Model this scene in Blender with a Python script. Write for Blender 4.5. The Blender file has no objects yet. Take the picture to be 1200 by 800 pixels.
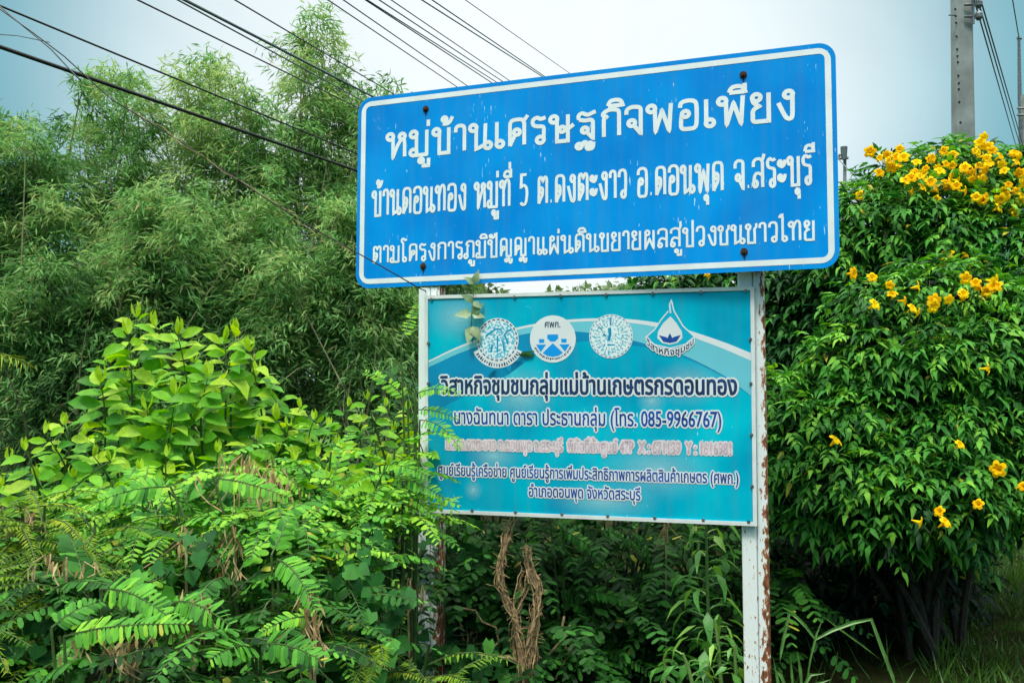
import bpy, math, random
import numpy as np
from mathutils import Matrix, Vector, Euler
from mathutils.geometry import interpolate_bezier, tessellate_polygon
R = math.radians
sc = bpy.context.scene
C = sc.collection
rnd = random.Random(7)
rng = np.random.default_rng(7)

# ------------------------------------------------------------------ camera, sky, sun, exposure
CAM = Matrix.Translation((0, 0, 1.6)) @ Matrix.Rotation(R(92.5), 4, 'X') @ Matrix.Rotation(R(-0.9), 4, 'Z')
cd = bpy.data.cameras.new('camera'); cam = bpy.data.objects.new('camera', cd); C.objects.link(cam)
cam.matrix_world = CAM; cd.sensor_width = 36; cd.lens = 33.0; cd.clip_end = 2000; cd.clip_start = .05
sc.camera = cam
SUN_EL, SUN_AZ = R(62), R(205)            # azimuth clockwise from +Y
w = bpy.data.worlds.new('World'); sc.world = w; w.use_nodes = True
nt = w.node_tree; N = nt.nodes; LK = nt.links.new
bg = N['Background']; bg.inputs[1].default_value = 0.11
sky = N.new('ShaderNodeTexSky'); sky.sky_type = 'NISHITA'; sky.sun_disc = False
sky.sun_elevation = SUN_EL; sky.sun_rotation = SUN_AZ; sky.dust_density = 4; sky.air_density = 1.3
tc = N.new('ShaderNodeTexCoord')
# thin bright overcast laid over the blue: pale veil, brighter where the cloud is thinnest
nz = N.new('ShaderNodeTexNoise'); nz.inputs['Scale'].default_value = 4.5; nz.inputs['Detail'].default_value = 5; nz.inputs['Distortion'].default_value = .6
LK(tc.outputs['Generated'], nz.inputs['Vector'])
dot = N.new('ShaderNodeVectorMath'); dot.operation = 'DOT_PRODUCT'; LK(tc.outputs['Generated'], dot.inputs[0])
gd = Vector((.0, 1, .30)).normalized(); dot.inputs[1].default_value = gd
mr = N.new('ShaderNodeMapRange'); mr.interpolation_type = 'SMOOTHSTEP'
mr.inputs[1].default_value = .87; mr.inputs[2].default_value = .985; mr.inputs[3].default_value = .0; mr.inputs[4].default_value = 1
LK(dot.outputs['Value'], mr.inputs[0])
veil = N.new('ShaderNodeMix'); veil.data_type = 'RGBA'
veil.inputs[6].default_value = (1.0, 2.4, 2.85, 1); veil.inputs[7].default_value = (4.7, 5.15, 5.3, 1)
LK(mr.outputs[0], veil.inputs[0])
mixs = N.new('ShaderNodeMix'); mixs.data_type = 'RGBA'
mm = N.new('ShaderNodeMapRange'); mm.inputs[1].default_value = .3; mm.inputs[2].default_value = .7; mm.inputs[3].default_value = .95; mm.inputs[4].default_value = .99
cl = N.new('ShaderNodeMapRange'); cl.inputs[1].default_value = .3; cl.inputs[2].default_value = .7; cl.inputs[3].default_value = .94; cl.inputs[4].default_value = 1.06; LK(nz.outputs['Fac'], cl.inputs[0])
cm = N.new('ShaderNodeVectorMath'); cm.operation = 'SCALE'; LK(mixs.outputs[2], cm.inputs[0]); LK(cl.outputs[0], cm.inputs['Scale'])
LK(nz.outputs['Fac'], mm.inputs[0]); LK(mm.outputs[0], mixs.inputs[0])
# an overcast sky is brightest overhead
zen = N.new('ShaderNodeMix'); zen.data_type = 'RGBA'; zen.inputs[7].default_value = (16, 16, 14.6, 1); LK(veil.outputs[2], zen.inputs[6])
sx = N.new('ShaderNodeSeparateXYZ'); LK(tc.outputs['Generated'], sx.inputs[0])
zr = N.new('ShaderNodeMapRange'); zr.interpolation_type = 'SMOOTHSTEP'; zr.inputs[1].default_value = .42; zr.inputs[2].default_value = .85; LK(sx.outputs['Z'], zr.inputs[0]); LK(zr.outputs[0], zen.inputs[0])
LK(sky.outputs[0], mixs.inputs[6]); LK(zen.outputs[2], mixs.inputs[7]); LK(cm.outputs[0], bg.inputs[0])
sl = bpy.data.lights.new('sun', 'SUN'); sl.energy = 1.5; sl.angle = R(12); sl.color = (1, .96, .88)
so = bpy.data.objects.new('sun', sl); C.objects.link(so)
sd = Vector((math.sin(SUN_AZ)*math.cos(SUN_EL), math.cos(SUN_AZ)*math.cos(SUN_EL), math.sin(SUN_EL)))
so.rotation_euler = (-sd).to_track_quat('-Z', 'Y').to_euler(); so.location = (0, 0, 20)
vs = sc.view_settings; vs.view_transform = 'Standard'; vs.look = 'None'; vs.gamma = 1; vs.exposure = 0.85; vs.use_curve_mapping = False
sc.cycles.max_bounces = 6; sc.cycles.diffuse_bounces = 2; sc.cycles.transmission_bounces = 4

# ------------------------------------------------------------------ helpers
def P(px, py, d):
    """the point d metres in front of the viewpoint that the photograph shows at pixel (px, py)"""
    return CAM @ Vector(((px-600)/1100*d, (400-py)/1100*d, -d))
def tag(o, label=None, cat=None, group=None, kind=None):
    if label: o['label'] = label
    if cat: o['category'] = cat
    if group: o['group'] = group
    if kind: o['kind'] = kind
    return o
def empty(name, loc, label, cat, group=None):
    o = bpy.data.objects.new(name, None); C.objects.link(o); o.location = loc; o.empty_display_size = .1
    return tag(o, label, cat, group)
def link(name, me, mats, parent=None, world=True):
    o = bpy.data.objects.new(name, me); C.objects.link(o)
    for m in (mats if isinstance(mats, (list, tuple)) else [mats]): me.materials.append(m)
    if parent is not None:
        o.parent = parent
        if world: o.matrix_parent_inverse = Matrix.LocRotScale(parent.location, parent.rotation_euler, None).inverted()
    return o
class MB:
    """collects polygons into one mesh"""
    def __init__(s): s.v = []; s.f = []; s.m = []
    def add(s, vs, fs, m=0):
        n = len(s.v); s.v += [tuple(p) for p in vs]; s.f += [tuple(i+n for i in f) for f in fs]; s.m += [m]*len(fs)
    def box(s, x0, x1, y0, y1, z0, z1, m=0):
        s.add([(x, y, z) for x in (x0, x1) for y in (y0, y1) for z in (z0, z1)],
              [(0,1,3,2),(4,6,7,5),(0,4,5,1),(2,3,7,6),(0,2,6,4),(1,5,7,3)], m)
    def tube(s, pts, rad, n=6, m=0, cap=True):
        pts = [Vector(p) for p in pts]; k = len(pts)
        rs = rad if isinstance(rad, (list, tuple)) else [rad]*k
        vs = []; ref = None
        for i, p in enumerate(pts):
            t = (pts[min(i+1, k-1)]-pts[max(i-1, 0)]).normalized()
            if ref is None: ref = t.orthogonal().normalized()
            a = (ref - t*ref.dot(t)); a = a.normalized() if a.length > 1e-6 else t.orthogonal().normalized(); ref = a
            b = t.cross(a)
            for j in range(n):
                q = j/n*math.tau; vs.append(p + (a*math.cos(q)+b*math.sin(q))*rs[i])
        fs = [(i*n+j, i*n+(j+1)%n, (i+1)*n+(j+1)%n, (i+1)*n+j) for i in range(k-1) for j in range(n)]
        if cap: fs += [tuple(range(n))[::-1], tuple((k-1)*n+j for j in range(n))]
        s.add(vs, fs, m)
    def disc(s, cx, cy, r, z, n=24, m=0):
        s.add([(cx+r*math.cos(t*math.tau/n), cy+r*math.sin(t*math.tau/n), z) for t in range(n)], [tuple(range(n))], m)
    def ribbon(s, pts, hw, z, m=0, rise=6e-5):
        """flat pen stroke in the local XY plane; it climbs a hair along its way so that it never meets itself"""
        q = [pts[0]]
        for p in pts[1:]:
            if math.hypot(p[0]-q[-1][0], p[1]-q[-1][1]) > 1e-5: q.append(p)
        if len(q) < 2: return
        closed = math.hypot(q[0][0]-q[-1][0], q[0][1]-q[-1][1]) < 1e-4
        vs = []; k = len(q)
        for i in range(k):
            a = q[i-1] if i else (q[-2] if closed else None); b = q[i+1] if i < k-1 else (q[1] if closed else None)
            def nrm(u, v):
                dx, dy = v[0]-u[0], v[1]-u[1]; l = math.hypot(dx, dy) or 1; return (-dy/l, dx/l)
            n1 = nrm(a, q[i]) if a else nrm(q[i], b); n2 = nrm(q[i], b) if b else n1
            mx, my = n1[0]+n2[0], n1[1]+n2[1]; l = math.hypot(mx, my) or 1; mx /= l; my /= l
            sc_ = min(1/max(mx*n1[0]+my*n1[1], .45), 1.6)*hw
            zz = z + rise*i/k
            vs += [(q[i][0]+mx*sc_, q[i][1]+my*sc_, zz), (q[i][0]-mx*sc_, q[i][1]-my*sc_, zz)]
        s.add(vs, [(2*i, 2*i+1, 2*i+3, 2*i+2) for i in range(k-1)], m)
    def build(s, name, mats, parent=None, world=True, smooth=False):
        me = bpy.data.meshes.new(name); me.from_pydata(s.v, [], s.f); me.update()
        if any(s.m): me.polygons.foreach_set('material_index', s.m)
        if smooth: me.polygons.foreach_set('use_smooth', [True]*len(s.f))
        return link(name, me, mats, parent, world)

# leaf outlines: (u along, v across, h off the blade) and faces
BROAD = (np.array([(0,0,0),(.16,.30,.05),(.16,-.30,.05),(.2,0,0),(.45,.5,.06),(.45,-.5,.06),(.5,0,-.01),(.75,.38,-.02),(.75,-.38,-.02),(.78,0,-.07),(1.02,0,-.2)], float),
         [(0,1,3),(0,3,2),(1,4,6,3),(3,6,5,2),(4,7,9,6),(6,9,8,5),(7,10,9),(9,10,8)])
OBLONG = (np.array([(0,.12,0),(0,-.12,0),(.2,.42,.02),(.2,-.42,.02),(.78,.5,.0),(.78,-.5,.0),(1,.22,-.04),(1,-.22,-.04)], float),
          [(0,1,3,2),(2,3,5,4),(4,5,7,6)])
LANCE = (np.array([(0,0,0),(.3,.5,.05),(.33,0,0),(.3,-.5,.05),(.65,.3,-.03),(.68,0,-.07),(.65,-.3,-.03),(1,0,-.2)], float),
         [(0,1,2),(0,2,3),(1,4,5,2),(2,5,6,3),(4,7,5),(5,7,6)])
BLADE = (np.array([(0,0,0),(.3,.5,.0),(.3,-.5,.0),(.65,.4,-.06),(.65,-.4,-.06),(1,0,-.2)], float),
         [(0,1,2),(1,3,4,2),(3,5,4)])
KITE = (np.array([(0,0,0),(.35,.5,0),(.35,-.5,0),(1,0,-.12)], float), [(0,1,3,2)])
HEART = (np.array([(.12,0,0),(-.04,.26,.03),(-.04,-.26,.03),(.3,.5,.04),(.3,-.5,.04),(.62,.34,0),(.62,-.34,0),(1,0,-.12),(.5,0,-.02)], float),
         [(0,1,3,8),(0,8,4,2),(3,5,8),(8,6,4),(5,7,8),(8,7,6)])
class Leaves:
    def __init__(s): s.b = []; s.d = []; s.n = []; s.l = []; s.w = []; s.t = []
    def add(s, b, d, n, l, w, t):
        s.b.append(tuple(b)); s.d.append(tuple(d)); s.n.append(tuple(n)); s.l.append(l); s.w.append(w); s.t.append(t)
    def extend(s, b, d, n, l, w, t):
        s.b += b.tolist(); s.d += d.tolist(); s.n += n.tolist(); s.l += l.tolist(); s.w += w.tolist(); s.t += t.tolist()
    def build(s, name, shape, mat, parent):
        T, F = shape
        b = np.array(s.b); d = np.array(s.d); n = np.array(s.n); l = np.array(s.l)[:, None]; wd = np.array(s.w)[:, None]; t = np.array(s.t); t = np.where(rng.random(len(t)) < .008, 1.0, np.minimum(t, .95))     # a few leaves have yellowed
        d = d/np.maximum(np.linalg.norm(d, axis=1, keepdims=True), 1e-9)
        n = n - d*(n*d).sum(1, keepdims=True); n = n/np.maximum(np.linalg.norm(n, axis=1, keepdims=True), 1e-9)
        sd_ = np.cross(n, d)
        # every leaf curls a little differently
        curl = rng.uniform(.2, 2.2, (len(b), 1))
        V = np.stack([b + d*l*u + sd_*wd*v + n*l*h*(curl if h < 0 else 1) for u, v, h in T], 1).reshape(-1, 3)
        K = len(T); nl = len(b)
        idx = []; starts = []; tot = []
        flat = np.concatenate([np.array(f) for f in F]); sizes = np.array([len(f) for f in F])
        loops = (flat[None, :] + (np.arange(nl)*K)[:, None]).ravel()
        cnt = np.tile(sizes, nl); st = np.concatenate([[0], np.cumsum(cnt)[:-1]])
        me = bpy.data.meshes.new(name)
        me.vertices.add(len(V)); me.vertices.foreach_set('co', V.ravel())
        me.loops.add(len(loops)); me.loops.foreach_set('vertex_index', loops.astype(np.int32))
        me.polygons.add(len(cnt)); me.polygons.foreach_set('loop_start', st.astype(np.int32)); me.polygons.foreach_set('loop_total', cnt.astype(np.int32))
        me.update(calc_edges=True)
        a = me.attributes.new('tint', 'FLOAT', 'POINT'); a.data.foreach_set('value', np.repeat(t, K).astype(np.float32))
        return link(name, me, mat, parent)

# ------------------------------------------------------------------ materials
def newmat(name):
    m = bpy.data.materials.new(name); m.use_nodes = True
    return m, m.node_tree.nodes, m.node_tree.links.new, m.node_tree.nodes['Principled BSDF']
def plain(name, col, rough=.5, metal=0, vary=.0, scale=20):
    m, n, lk, p = newmat(name); p.inputs['Roughness'].default_value = rough; p.inputs['Metallic'].default_value = metal
    p.inputs['Base Color'].default_value = (*col, 1)
    if vary:
        t = n.new('ShaderNodeTexCoord'); z = n.new('ShaderNodeTexNoise'); z.inputs['Scale'].default_value = scale; z.inputs['Detail'].default_value = 5
        lk(t.outputs['Object'], z.inputs['Vector'])
        r = n.new('ShaderNodeValToRGB'); r.color_ramp.elements[0].position = .3; r.color_ramp.elements[1].position = .7
        r.color_ramp.elements[0].color = (*[c*(1-vary) for c in col], 1); r.color_ramp.elements[1].color = (*[min(c*(1+vary), .95) for c in col], 1)
        lk(z.outputs['Fac'], r.inputs[0]); lk(r.outputs[0], p.inputs['Base Color'])
    return m
def leafmat(name, stops, rough=.42, trans=.3, spec=.5):
    """leaf blades: each leaf has a tint of its own, dark to pale, from age and from painted light and shade"""
    m, n, lk, p = newmat(name)
    a = n.new('ShaderNodeAttribute'); a.attribute_name = 'tint'
    r = n.new('ShaderNodeValToRGB'); e = r.color_ramp.elements
    e[0].position = stops[0][0]; e[0].color = (*stops[0][1], 1); e[1].position = stops[-1][0]; e[1].color = (*stops[-1][1], 1)
    for ps, c in stops[1:-1]:
        x = e.new(ps); x.color = (*c, 1)
    lk(a.outputs['Fac'], r.inputs[0])
    tc = n.new('ShaderNodeTexCoord'); z = n.new('ShaderNodeTexNoise'); z.inputs['Scale'].default_value = 38; z.inputs['Detail'].default_value = 3
    lk(tc.outputs['Object'], z.inputs['Vector'])
    hv = n.new('ShaderNodeHueSaturation'); mp = n.new('ShaderNodeMapRange'); mp.inputs[3].default_value = .9 if 'petal' in name else .6; mp.inputs[4].default_value = 1.05 if 'petal' in name else 1.4
    lk(z.outputs['Fac'], mp.inputs[0]); lk(mp.outputs[0], hv.inputs['Value']); lk(r.outputs[0], hv.inputs['Color'])
    lk(hv.outputs[0], p.inputs['Base Color']); p.inputs['Roughness'].default_value = rough; p.inputs['Specular IOR Level'].default_value = spec
    tr = n.new('ShaderNodeBsdfTranslucent'); h2 = n.new('ShaderNodeHueSaturation'); h2.inputs['Hue'].default_value = .5 if 'petal' in name else .485; h2.inputs['Saturation'].default_value = 1.1; h2.inputs['Value'].default_value = 1.25
    lk(hv.outputs[0], h2.inputs['Color']); lk(h2.outputs[0], tr.inputs[0])
    mx = n.new('ShaderNodeMixShader'); mx.inputs[0].default_value = trans
    lk(p.outputs[0], mx.inputs[1]); lk(tr.outputs[0], mx.inputs[2]); lk(mx.outputs[0], n['Material Output'].inputs[0])
    return m
M = {}
M['bamboo'] = leafmat('bamboo_leaf', [(0, (.016,.052,.016)), (.4, (.075,.21,.055)), (.75, (.20,.44,.13)), (.97, (.36,.50,.18)), (1, (.42,.36,.15))], trans=.42, rough=.6, spec=.2)  # pale stops paint haze into the leaf colour
M['shrub'] = leafmat('broad_leaf', [(0, (.015,.08,.01)), (.4, (.06,.28,.018)), (.75, (.20,.50,.025)), (1, (.42,.60,.04))], rough=.5, trans=.38, spec=.25)
M['frond'] = leafmat('frond_leaf', [(0, (.006,.035,.008)), (.4, (.038,.18,.024)), (.7, (.12,.41,.04)), (.95, (.28,.57,.045)), (1, (.45,.46,.06))], rough=.58, trans=.34, spec=.2)
M['fern'] = leafmat('feather_leaf', [(0, (.04,.10,.01)), (.5, (.14,.29,.02)), (1, (.34,.42,.03))], rough=.6, trans=.38, spec=.2)
M['vine'] = leafmat('vine_leaf', [(0, (.008,.045,.014)), (.6, (.03,.15,.03)), (1, (.09,.32,.04))], rough=.6, trans=.25, spec=.15)
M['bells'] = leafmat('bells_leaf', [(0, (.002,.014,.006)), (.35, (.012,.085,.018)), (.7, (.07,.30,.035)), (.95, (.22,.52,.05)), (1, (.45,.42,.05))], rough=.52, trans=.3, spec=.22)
M['petal'] = leafmat('yellow_petal', [(0, (.93,.50,.004)), (1, (.98,.68,.010))], rough=.8, trans=.2, spec=.05)
M['far'] = leafmat('far_leaf', [(0, (.07,.13,.05)), (1, (.18,.28,.10))], trans=.3)
M['grass'] = leafmat('grass_blade', [(0, (.02,.06,.01)), (.6, (.06,.17,.02)), (1, (.16,.28,.05))], rough=.5, trans=.3)
M['weed'] = leafmat('weed_leaf', [(0, (.03,.13,.035)), (.6, (.10,.34,.06)), (1, (.28,.52,.07))], rough=.45, trans=.34)
M['dry'] = leafmat('dry_leaf', [(0, (.16,.09,.04)), (.5, (.42,.29,.13)), (1, (.62,.48,.26))], rough=.8, trans=.2, spec=.1)
M['stem'] = plain('green_stem', (.05,.10,.02), .6, vary=.4)
M['wood'] = plain('brown_wood', (.035,.026,.018), .85, vary=.5, scale=30)
M['culm'] = plain('bamboo_culm', (.24,.22,.12), .6, vary=.5, scale=6)
M['straw'] = plain('dry_fibre', (.36,.25,.13), .9, vary=.55, scale=40)
M['cable'] = plain('black_cable', (.012,.013,.014), .5)
M['cable_blue'] = plain('faded_cable', (.10,.14,.16), .6)
M['steel'] = plain('galvanised_steel', (.18,.20,.21), .5, .6, vary=.3)
M['hole'] = plain('bolt_hole_shade', (.02,.02,.02), .9)  # flat dark discs, coloured as the shade inside the holes
# ---- looped Thai lettering, drawn as pen strokes (x-height 100) ----
# glyph: (advance, [stroke,...]); a stroke is a list of points, or (cx,cy,r) for a ring; a repeated point is a hard corner
GL = {
'ก':(72,[[(12,0),(12,0),(12,55),(12,70),(24,74),(9,79),(9,88),(25,100),(45,100),(62,95),(62,70),(62,0)]]),
'ข':(64,[(14,86,12.5),[(25,87),(25,76),(14,66),(14,50),(14,0),(14,0),(52,0),(52,0),(52,100)]]),
'ช':(68,[(14,86,12.5),[(25,87),(25,76),(14,66),(14,50),(14,0),(14,0),(52,0),(52,0),(52,60),(50,74),(62,82),(62,104)]]),
'ค':(74,[(36,52,11),[(30,43),(22,24),(12,0)],[(12,0),(12,60),(12,98),(37,102),(62,98),(62,60),(62,0)]]),
'ศ':(76,[(36,52,11),[(30,43),(22,24),(12,0)],[(12,0),(12,60),(12,98),(37,102),(62,98),(62,60),(62,0)],[(52,92),(64,98),(74,114)]]),
'ด':(74,[(27,52,11),[(38,52),(38,34),(24,18),(12,0)],[(12,0),(12,60),(12,98),(37,102),(62,98),(62,60),(62,0)]]),
'ต':(76,[(27,50,11),[(38,50),(38,34),(24,18),(12,0)],[(12,0),(12,70),(12,98),(28,102),(38,84),(38,84),(48,102),(64,98),(64,70),(64,0)]]),
'ง':(60,[(38,86,12.5),[(49,87),(49,15),(46,0),(34,0),(26,12),(8,60)]]),
'จ':(64,[[(6,74),(6,92),(20,101),(34,101),(52,97),(52,75),(52,0),(52,0),(30,32)],(23,41,11)]),
'ฐ':(72,[[(10,74),(6,90),(20,100),(38,88),(54,96),(66,100)],[(10,74),(30,68),(56,72),(56,40),(56,0),(56,0),(36,24)],(29,33,10),(10,-26,9),[(19,-26),(24,-12),(34,-12),(34,-38),(46,-40),(56,-36),(58,-14)],(46,-24,8)]),
'ญ':(94,[(30,46,10),[(24,38),(12,0)],[(12,0),(12,60),(12,98),(31,102),(52,98),(52,60),(52,0),(52,0),(82,0),(82,0),(82,100)],(50,-24,8),[(58,-24),(64,-12),(72,-14),(72,-40),(88,-40),(88,-14)]]),
'ท':(76,[(14,86,12.5),[(25,87),(25,0)],[(25,60),(38,98),(54,104),(64,92),(64,60),(64,0)]]),
'น':(80,[(14,86,12.5),[(25,87),(25,2),(25,2),(40,8),(54,16)],[(58,100),(56,12)],(67,13,12.5)]),
'บ':(72,[(14,86,12.5),[(25,87),(25,0),(25,0),(60,0),(60,0),(60,100)]]),
'ป':(72,[(14,86,12.5),[(25,87),(25,0),(25,0),(60,0),(60,0),(60,142)]]),
'ผ':(80,[(27,86,12.5),[(16,87),(14,0),(14,0),(40,52),(40,52),(66,0),(66,0),(66,100)]]),
'พ':(88,[(14,86,12.5),[(25,87),(27,0),(27,0),(48,76),(48,76),(70,0),(70,0),(76,100)]]),
'ภ':(76,[[(22,12),(22,60),(22,70),(32,74),(14,79),(14,88),(28,100),(46,100),(66,95),(66,70),(66,0)],(11,13,12.5)]),
'ม':(78,[(14,86,12.5),[(25,87),(25,12)],(14,13,12.5),[(14,1),(64,1),(64,1),(64,100)]]),
'ย':(68,[(20,86,12.5),[(9,87),(9,70),(28,54),(28,54),(9,44),(9,20),(9,0),(30,0),(56,0),(56,0),(56,100)]]),
'ร':(58,[(34,13,12.5),[(45,12),(46,45),(46,64),(22,66),(8,72),(6,92),(22,102),(34,92),(52,98)]]),
'ล':(72,[[(8,74),(8,96),(34,104),(60,98),(60,70),(60,0)],(19,14,11),[(10,20),(14,44),(30,54),(58,44)]]),
'ส':(74,[[(8,74),(8,96),(34,104),(60,98),(60,70),(60,0)],(19,14,11),[(10,20),(14,44),(30,54),(58,44)],[(48,92),(62,98),(70,118)]]),
'ว':(60,[(34,13,12.5),[(45,12),(48,50),(48,98),(28,104),(8,98),(6,76)]]),
'ษ':(82,[(14,86,12.5),[(25,87),(25,0),(25,0),(62,0),(62,0),(62,100)],(43,45,10),[(53,45),(62,44),(70,50),(82,60)]]),
'ห':(82,[(14,86,12.5),[(25,87),(25,0),(25,0),(40,44),(56,72)],(60,84,11),[(66,76),(70,56),(70,0)]]),
'อ':(70,[(25,54,11),[(14,54),(11,30),(11,0),(34,-1),(58,0),(60,40),(60,70),(58,98),(34,104),(10,98),(8,78)]]),
'า':(48,[[(6,76),(6,96),(20,103),(38,98),(38,70),(38,0)]]),
'เ':(38,[[(11,100),(11,12)],(22,13,12.5)]),
'แ':(72,[[(11,100),(11,12)],(22,13,12.5),[(47,100),(47,12)],(58,13,12.5)]),
'โ':(44,[(24,13,12.5),[(13,12),(13,100),(13,112),(0,120),(2,138),(16,140),(26,128),(40,136)]]),
'ไ':(42,[(26,13,12.5),[(15,12),(15,115),(15,132),(4,134),(-4,124)],[(-4,124),(4,140),(22,140)]]),
'ะ':(46,[(12,80,9),[(12,71),(24,66),(36,74),(40,92)],(12,30,9),[(12,21),(24,16),(36,24),(40,42)]]),
'.':(24,[[(5,7),(15,7)]]),
'5':(62,[[(48,116),(48,116),(14,116),(14,116),(11,68),(11,68),(28,78),(50,66),(52,36),(44,4),(22,-1),(8,10)]]),
' ':(42,[]),
}
# marks are drawn about the middle of the consonant they sit on
MK = {
'ิ':[[(-24,114),(-24,114),(-18,132),(0,136),(18,132),(24,114),(24,114),(-24,114)]],
'ี':[[(-24,114),(-24,114),(-18,132),(0,136),(18,132),(24,114),(24,114),(-24,114)],[(23,114),(23,144)]],
'ั':[(-10,122,8),[(-8,114),(6,110),(16,118),(20,138)]],
'่':[[(14,114),(14,140)]],
'้':[(-8,134,8),[(0,134),(0,122),(-12,114),(10,116),(22,142)]],
'ู':[(-10,-22,8),[(-2,-22),(-2,-44),(-2,-44),(18,-44),(18,-44),(18,-14)]],
'ุ':[(4,-22,8),[(12,-22),(12,-48)]],
}
def chaikin(p, n=3):
    for _ in range(n):
        q=[p[0]]
        for a,b in zip(p,p[1:]):
            q.append((.75*a[0]+.25*b[0],.75*a[1]+.25*b[1])); q.append((.25*a[0]+.75*b[0],.25*a[1]+.75*b[1]))
        q.append(p[-1]); p=q
    out=[p[0]]
    for a in p[1:]:
        if abs(a[0]-out[-1][0])+abs(a[1]-out[-1][1])>1.2: out.append(a)
    return out
def looped_strokes(text):
    """centre lines of a line of looped lettering and its width"""
    x=0; S=[]; pw=0; upper=False; tall=False
    def put(st,ox,oy):
        if isinstance(st,tuple):
            cx,cy,r=st; S.append([(ox+cx+r*math.cos(t*math.tau/16),oy+cy+r*math.sin(t*math.tau/16)) for t in range(17)])
        else: S.append([(ox+a,oy+b) for a,b in chaikin(st)])
    for ch in text:
        if ch in MK:
            ox=x-pw*.42; oy=0
            if ch in '่้':
                if upper: oy=30
                ox+=2
            elif ch not in 'ูุ': upper=True
            if tall and ch not in 'ูุ': ox-=20
            for st in MK[ch]: put(st,ox,oy)
        else:
            pw,sts=GL[ch]
            for st in sts: put(st,x,0)
            x+=pw+8; upper=False; tall=ch=='ป'
    return S,x-8

# ------------------------------------------------------------------ ground
def ground():
    m, n, lk, p = newmat('soil_and_grass'); p.inputs['Specular IOR Level'].default_value = .03; p.inputs['Roughness'].default_value = .95
    t = n.new('ShaderNodeTexCoord'); z = n.new('ShaderNodeTexNoise'); z.inputs['Scale'].default_value = 1.6; z.inputs['Detail'].default_value = 9; z.inputs['Roughness'].default_value = .7
    lk(t.outputs['Object'], z.inputs['Vector']); r = n.new('ShaderNodeValToRGB'); e = r.color_ramp.elements
    e[0].position = .35; e[0].color = (.012,.010,.006,1); e[1].position = .72; e[1].color = (.04,.075,.015,1); x = e.new(.5); x.color = (.024,.030,.009,1)
    lk(z.outputs['Fac'], r.inputs[0]); lk(r.outputs[0], p.inputs['Base Color'])
    b = n.new('ShaderNodeBump'); b.inputs['Strength'].default_value = .6; b.inputs['Distance'].default_value = .05
    z2 = n.new('ShaderNodeTexNoise'); z2.inputs['Scale'].default_value = 14; z2.inputs['Detail'].default_value = 6
    lk(t.outputs['Object'], z2.inputs['Vector']); lk(z2.outputs['Fac'], b.inputs['Height']); lk(b.outputs[0], p.inputs['Normal'])
    mb = MB(); xs = [-900,-60,-20,-8,-4,-2,0,2,4,8,20,60,900]; ys = [-200,-10,-2,1,2,3,4,5,6,8,12,20,60,1500]
    q = random.Random(3)
    v = [(a, b_, q.uniform(-.03,.02) if abs(a) < 20 and -2 < b_ < 20 else 0) for b_ in ys for a in xs]; k = len(xs)
    mb.add(v, [(j*k+i, j*k+i+1, (j+1)*k+i+1, (j+1)*k+i) for j in range(len(ys)-1) for i in range(k-1)])
    tag(mb.build('ground', m), kind='structure')
ground()

# ------------------------------------------------------------------ the village sign: two posts and two boards, one thing
def pose(x, y, z, yaw, pitch, roll):
    """frame of a board: X along it, Y up it, Z out of its face"""
    Ry = Matrix.Rotation(yaw, 3, 'Y'); Rx = Matrix.Rotation(pitch, 3, 'X'); Rz = Matrix.Rotation(roll, 3, 'Z')
    r = Ry @ Rx @ Rz; fl = Matrix(((1,0,0),(0,-1,0),(0,0,-1)))
    cols = [fl @ r.col[0], -(fl @ r.col[1]), -(fl @ r.col[2])]
    m = Matrix.Identity(4)
    for j in range(3):
        for i in range(3): m[i][j] = cols[j][i]
    m.translation = Vector((x, -y, -z))
    return CAM @ m
MU = pose(.3056, -.7935, 4.4815, .34595, -.06632, -.01993)          # upper board 2.36 x 1.00 m
ML = pose(.3322, .2992, 4.4496, .28547, -.02654, -.01250)           # lower board 1.59 x 1.08 m
UW, UH, LW, LH = 2.361, 1.0, 1.5935, 1.0757
pr0 = P(876, 560, 4.30)
sign = empty('village_sign', (ML.translation.x, ML.translation.y, 0), 'blue village name board above a turquoise information board on two rusty white posts', 'sign')

def under(o, mw, parent):
    o.parent = parent; o.matrix_world = mw
    return o
def wparent(o, parent, pm, mw):
    """child o at world matrix mw below a parent whose world matrix is pm"""
    o.parent = parent; o.matrix_parent_inverse = pm.inverted(); o.matrix_basis = mw
    return o
SM = Matrix.Translation(sign.location)

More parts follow.
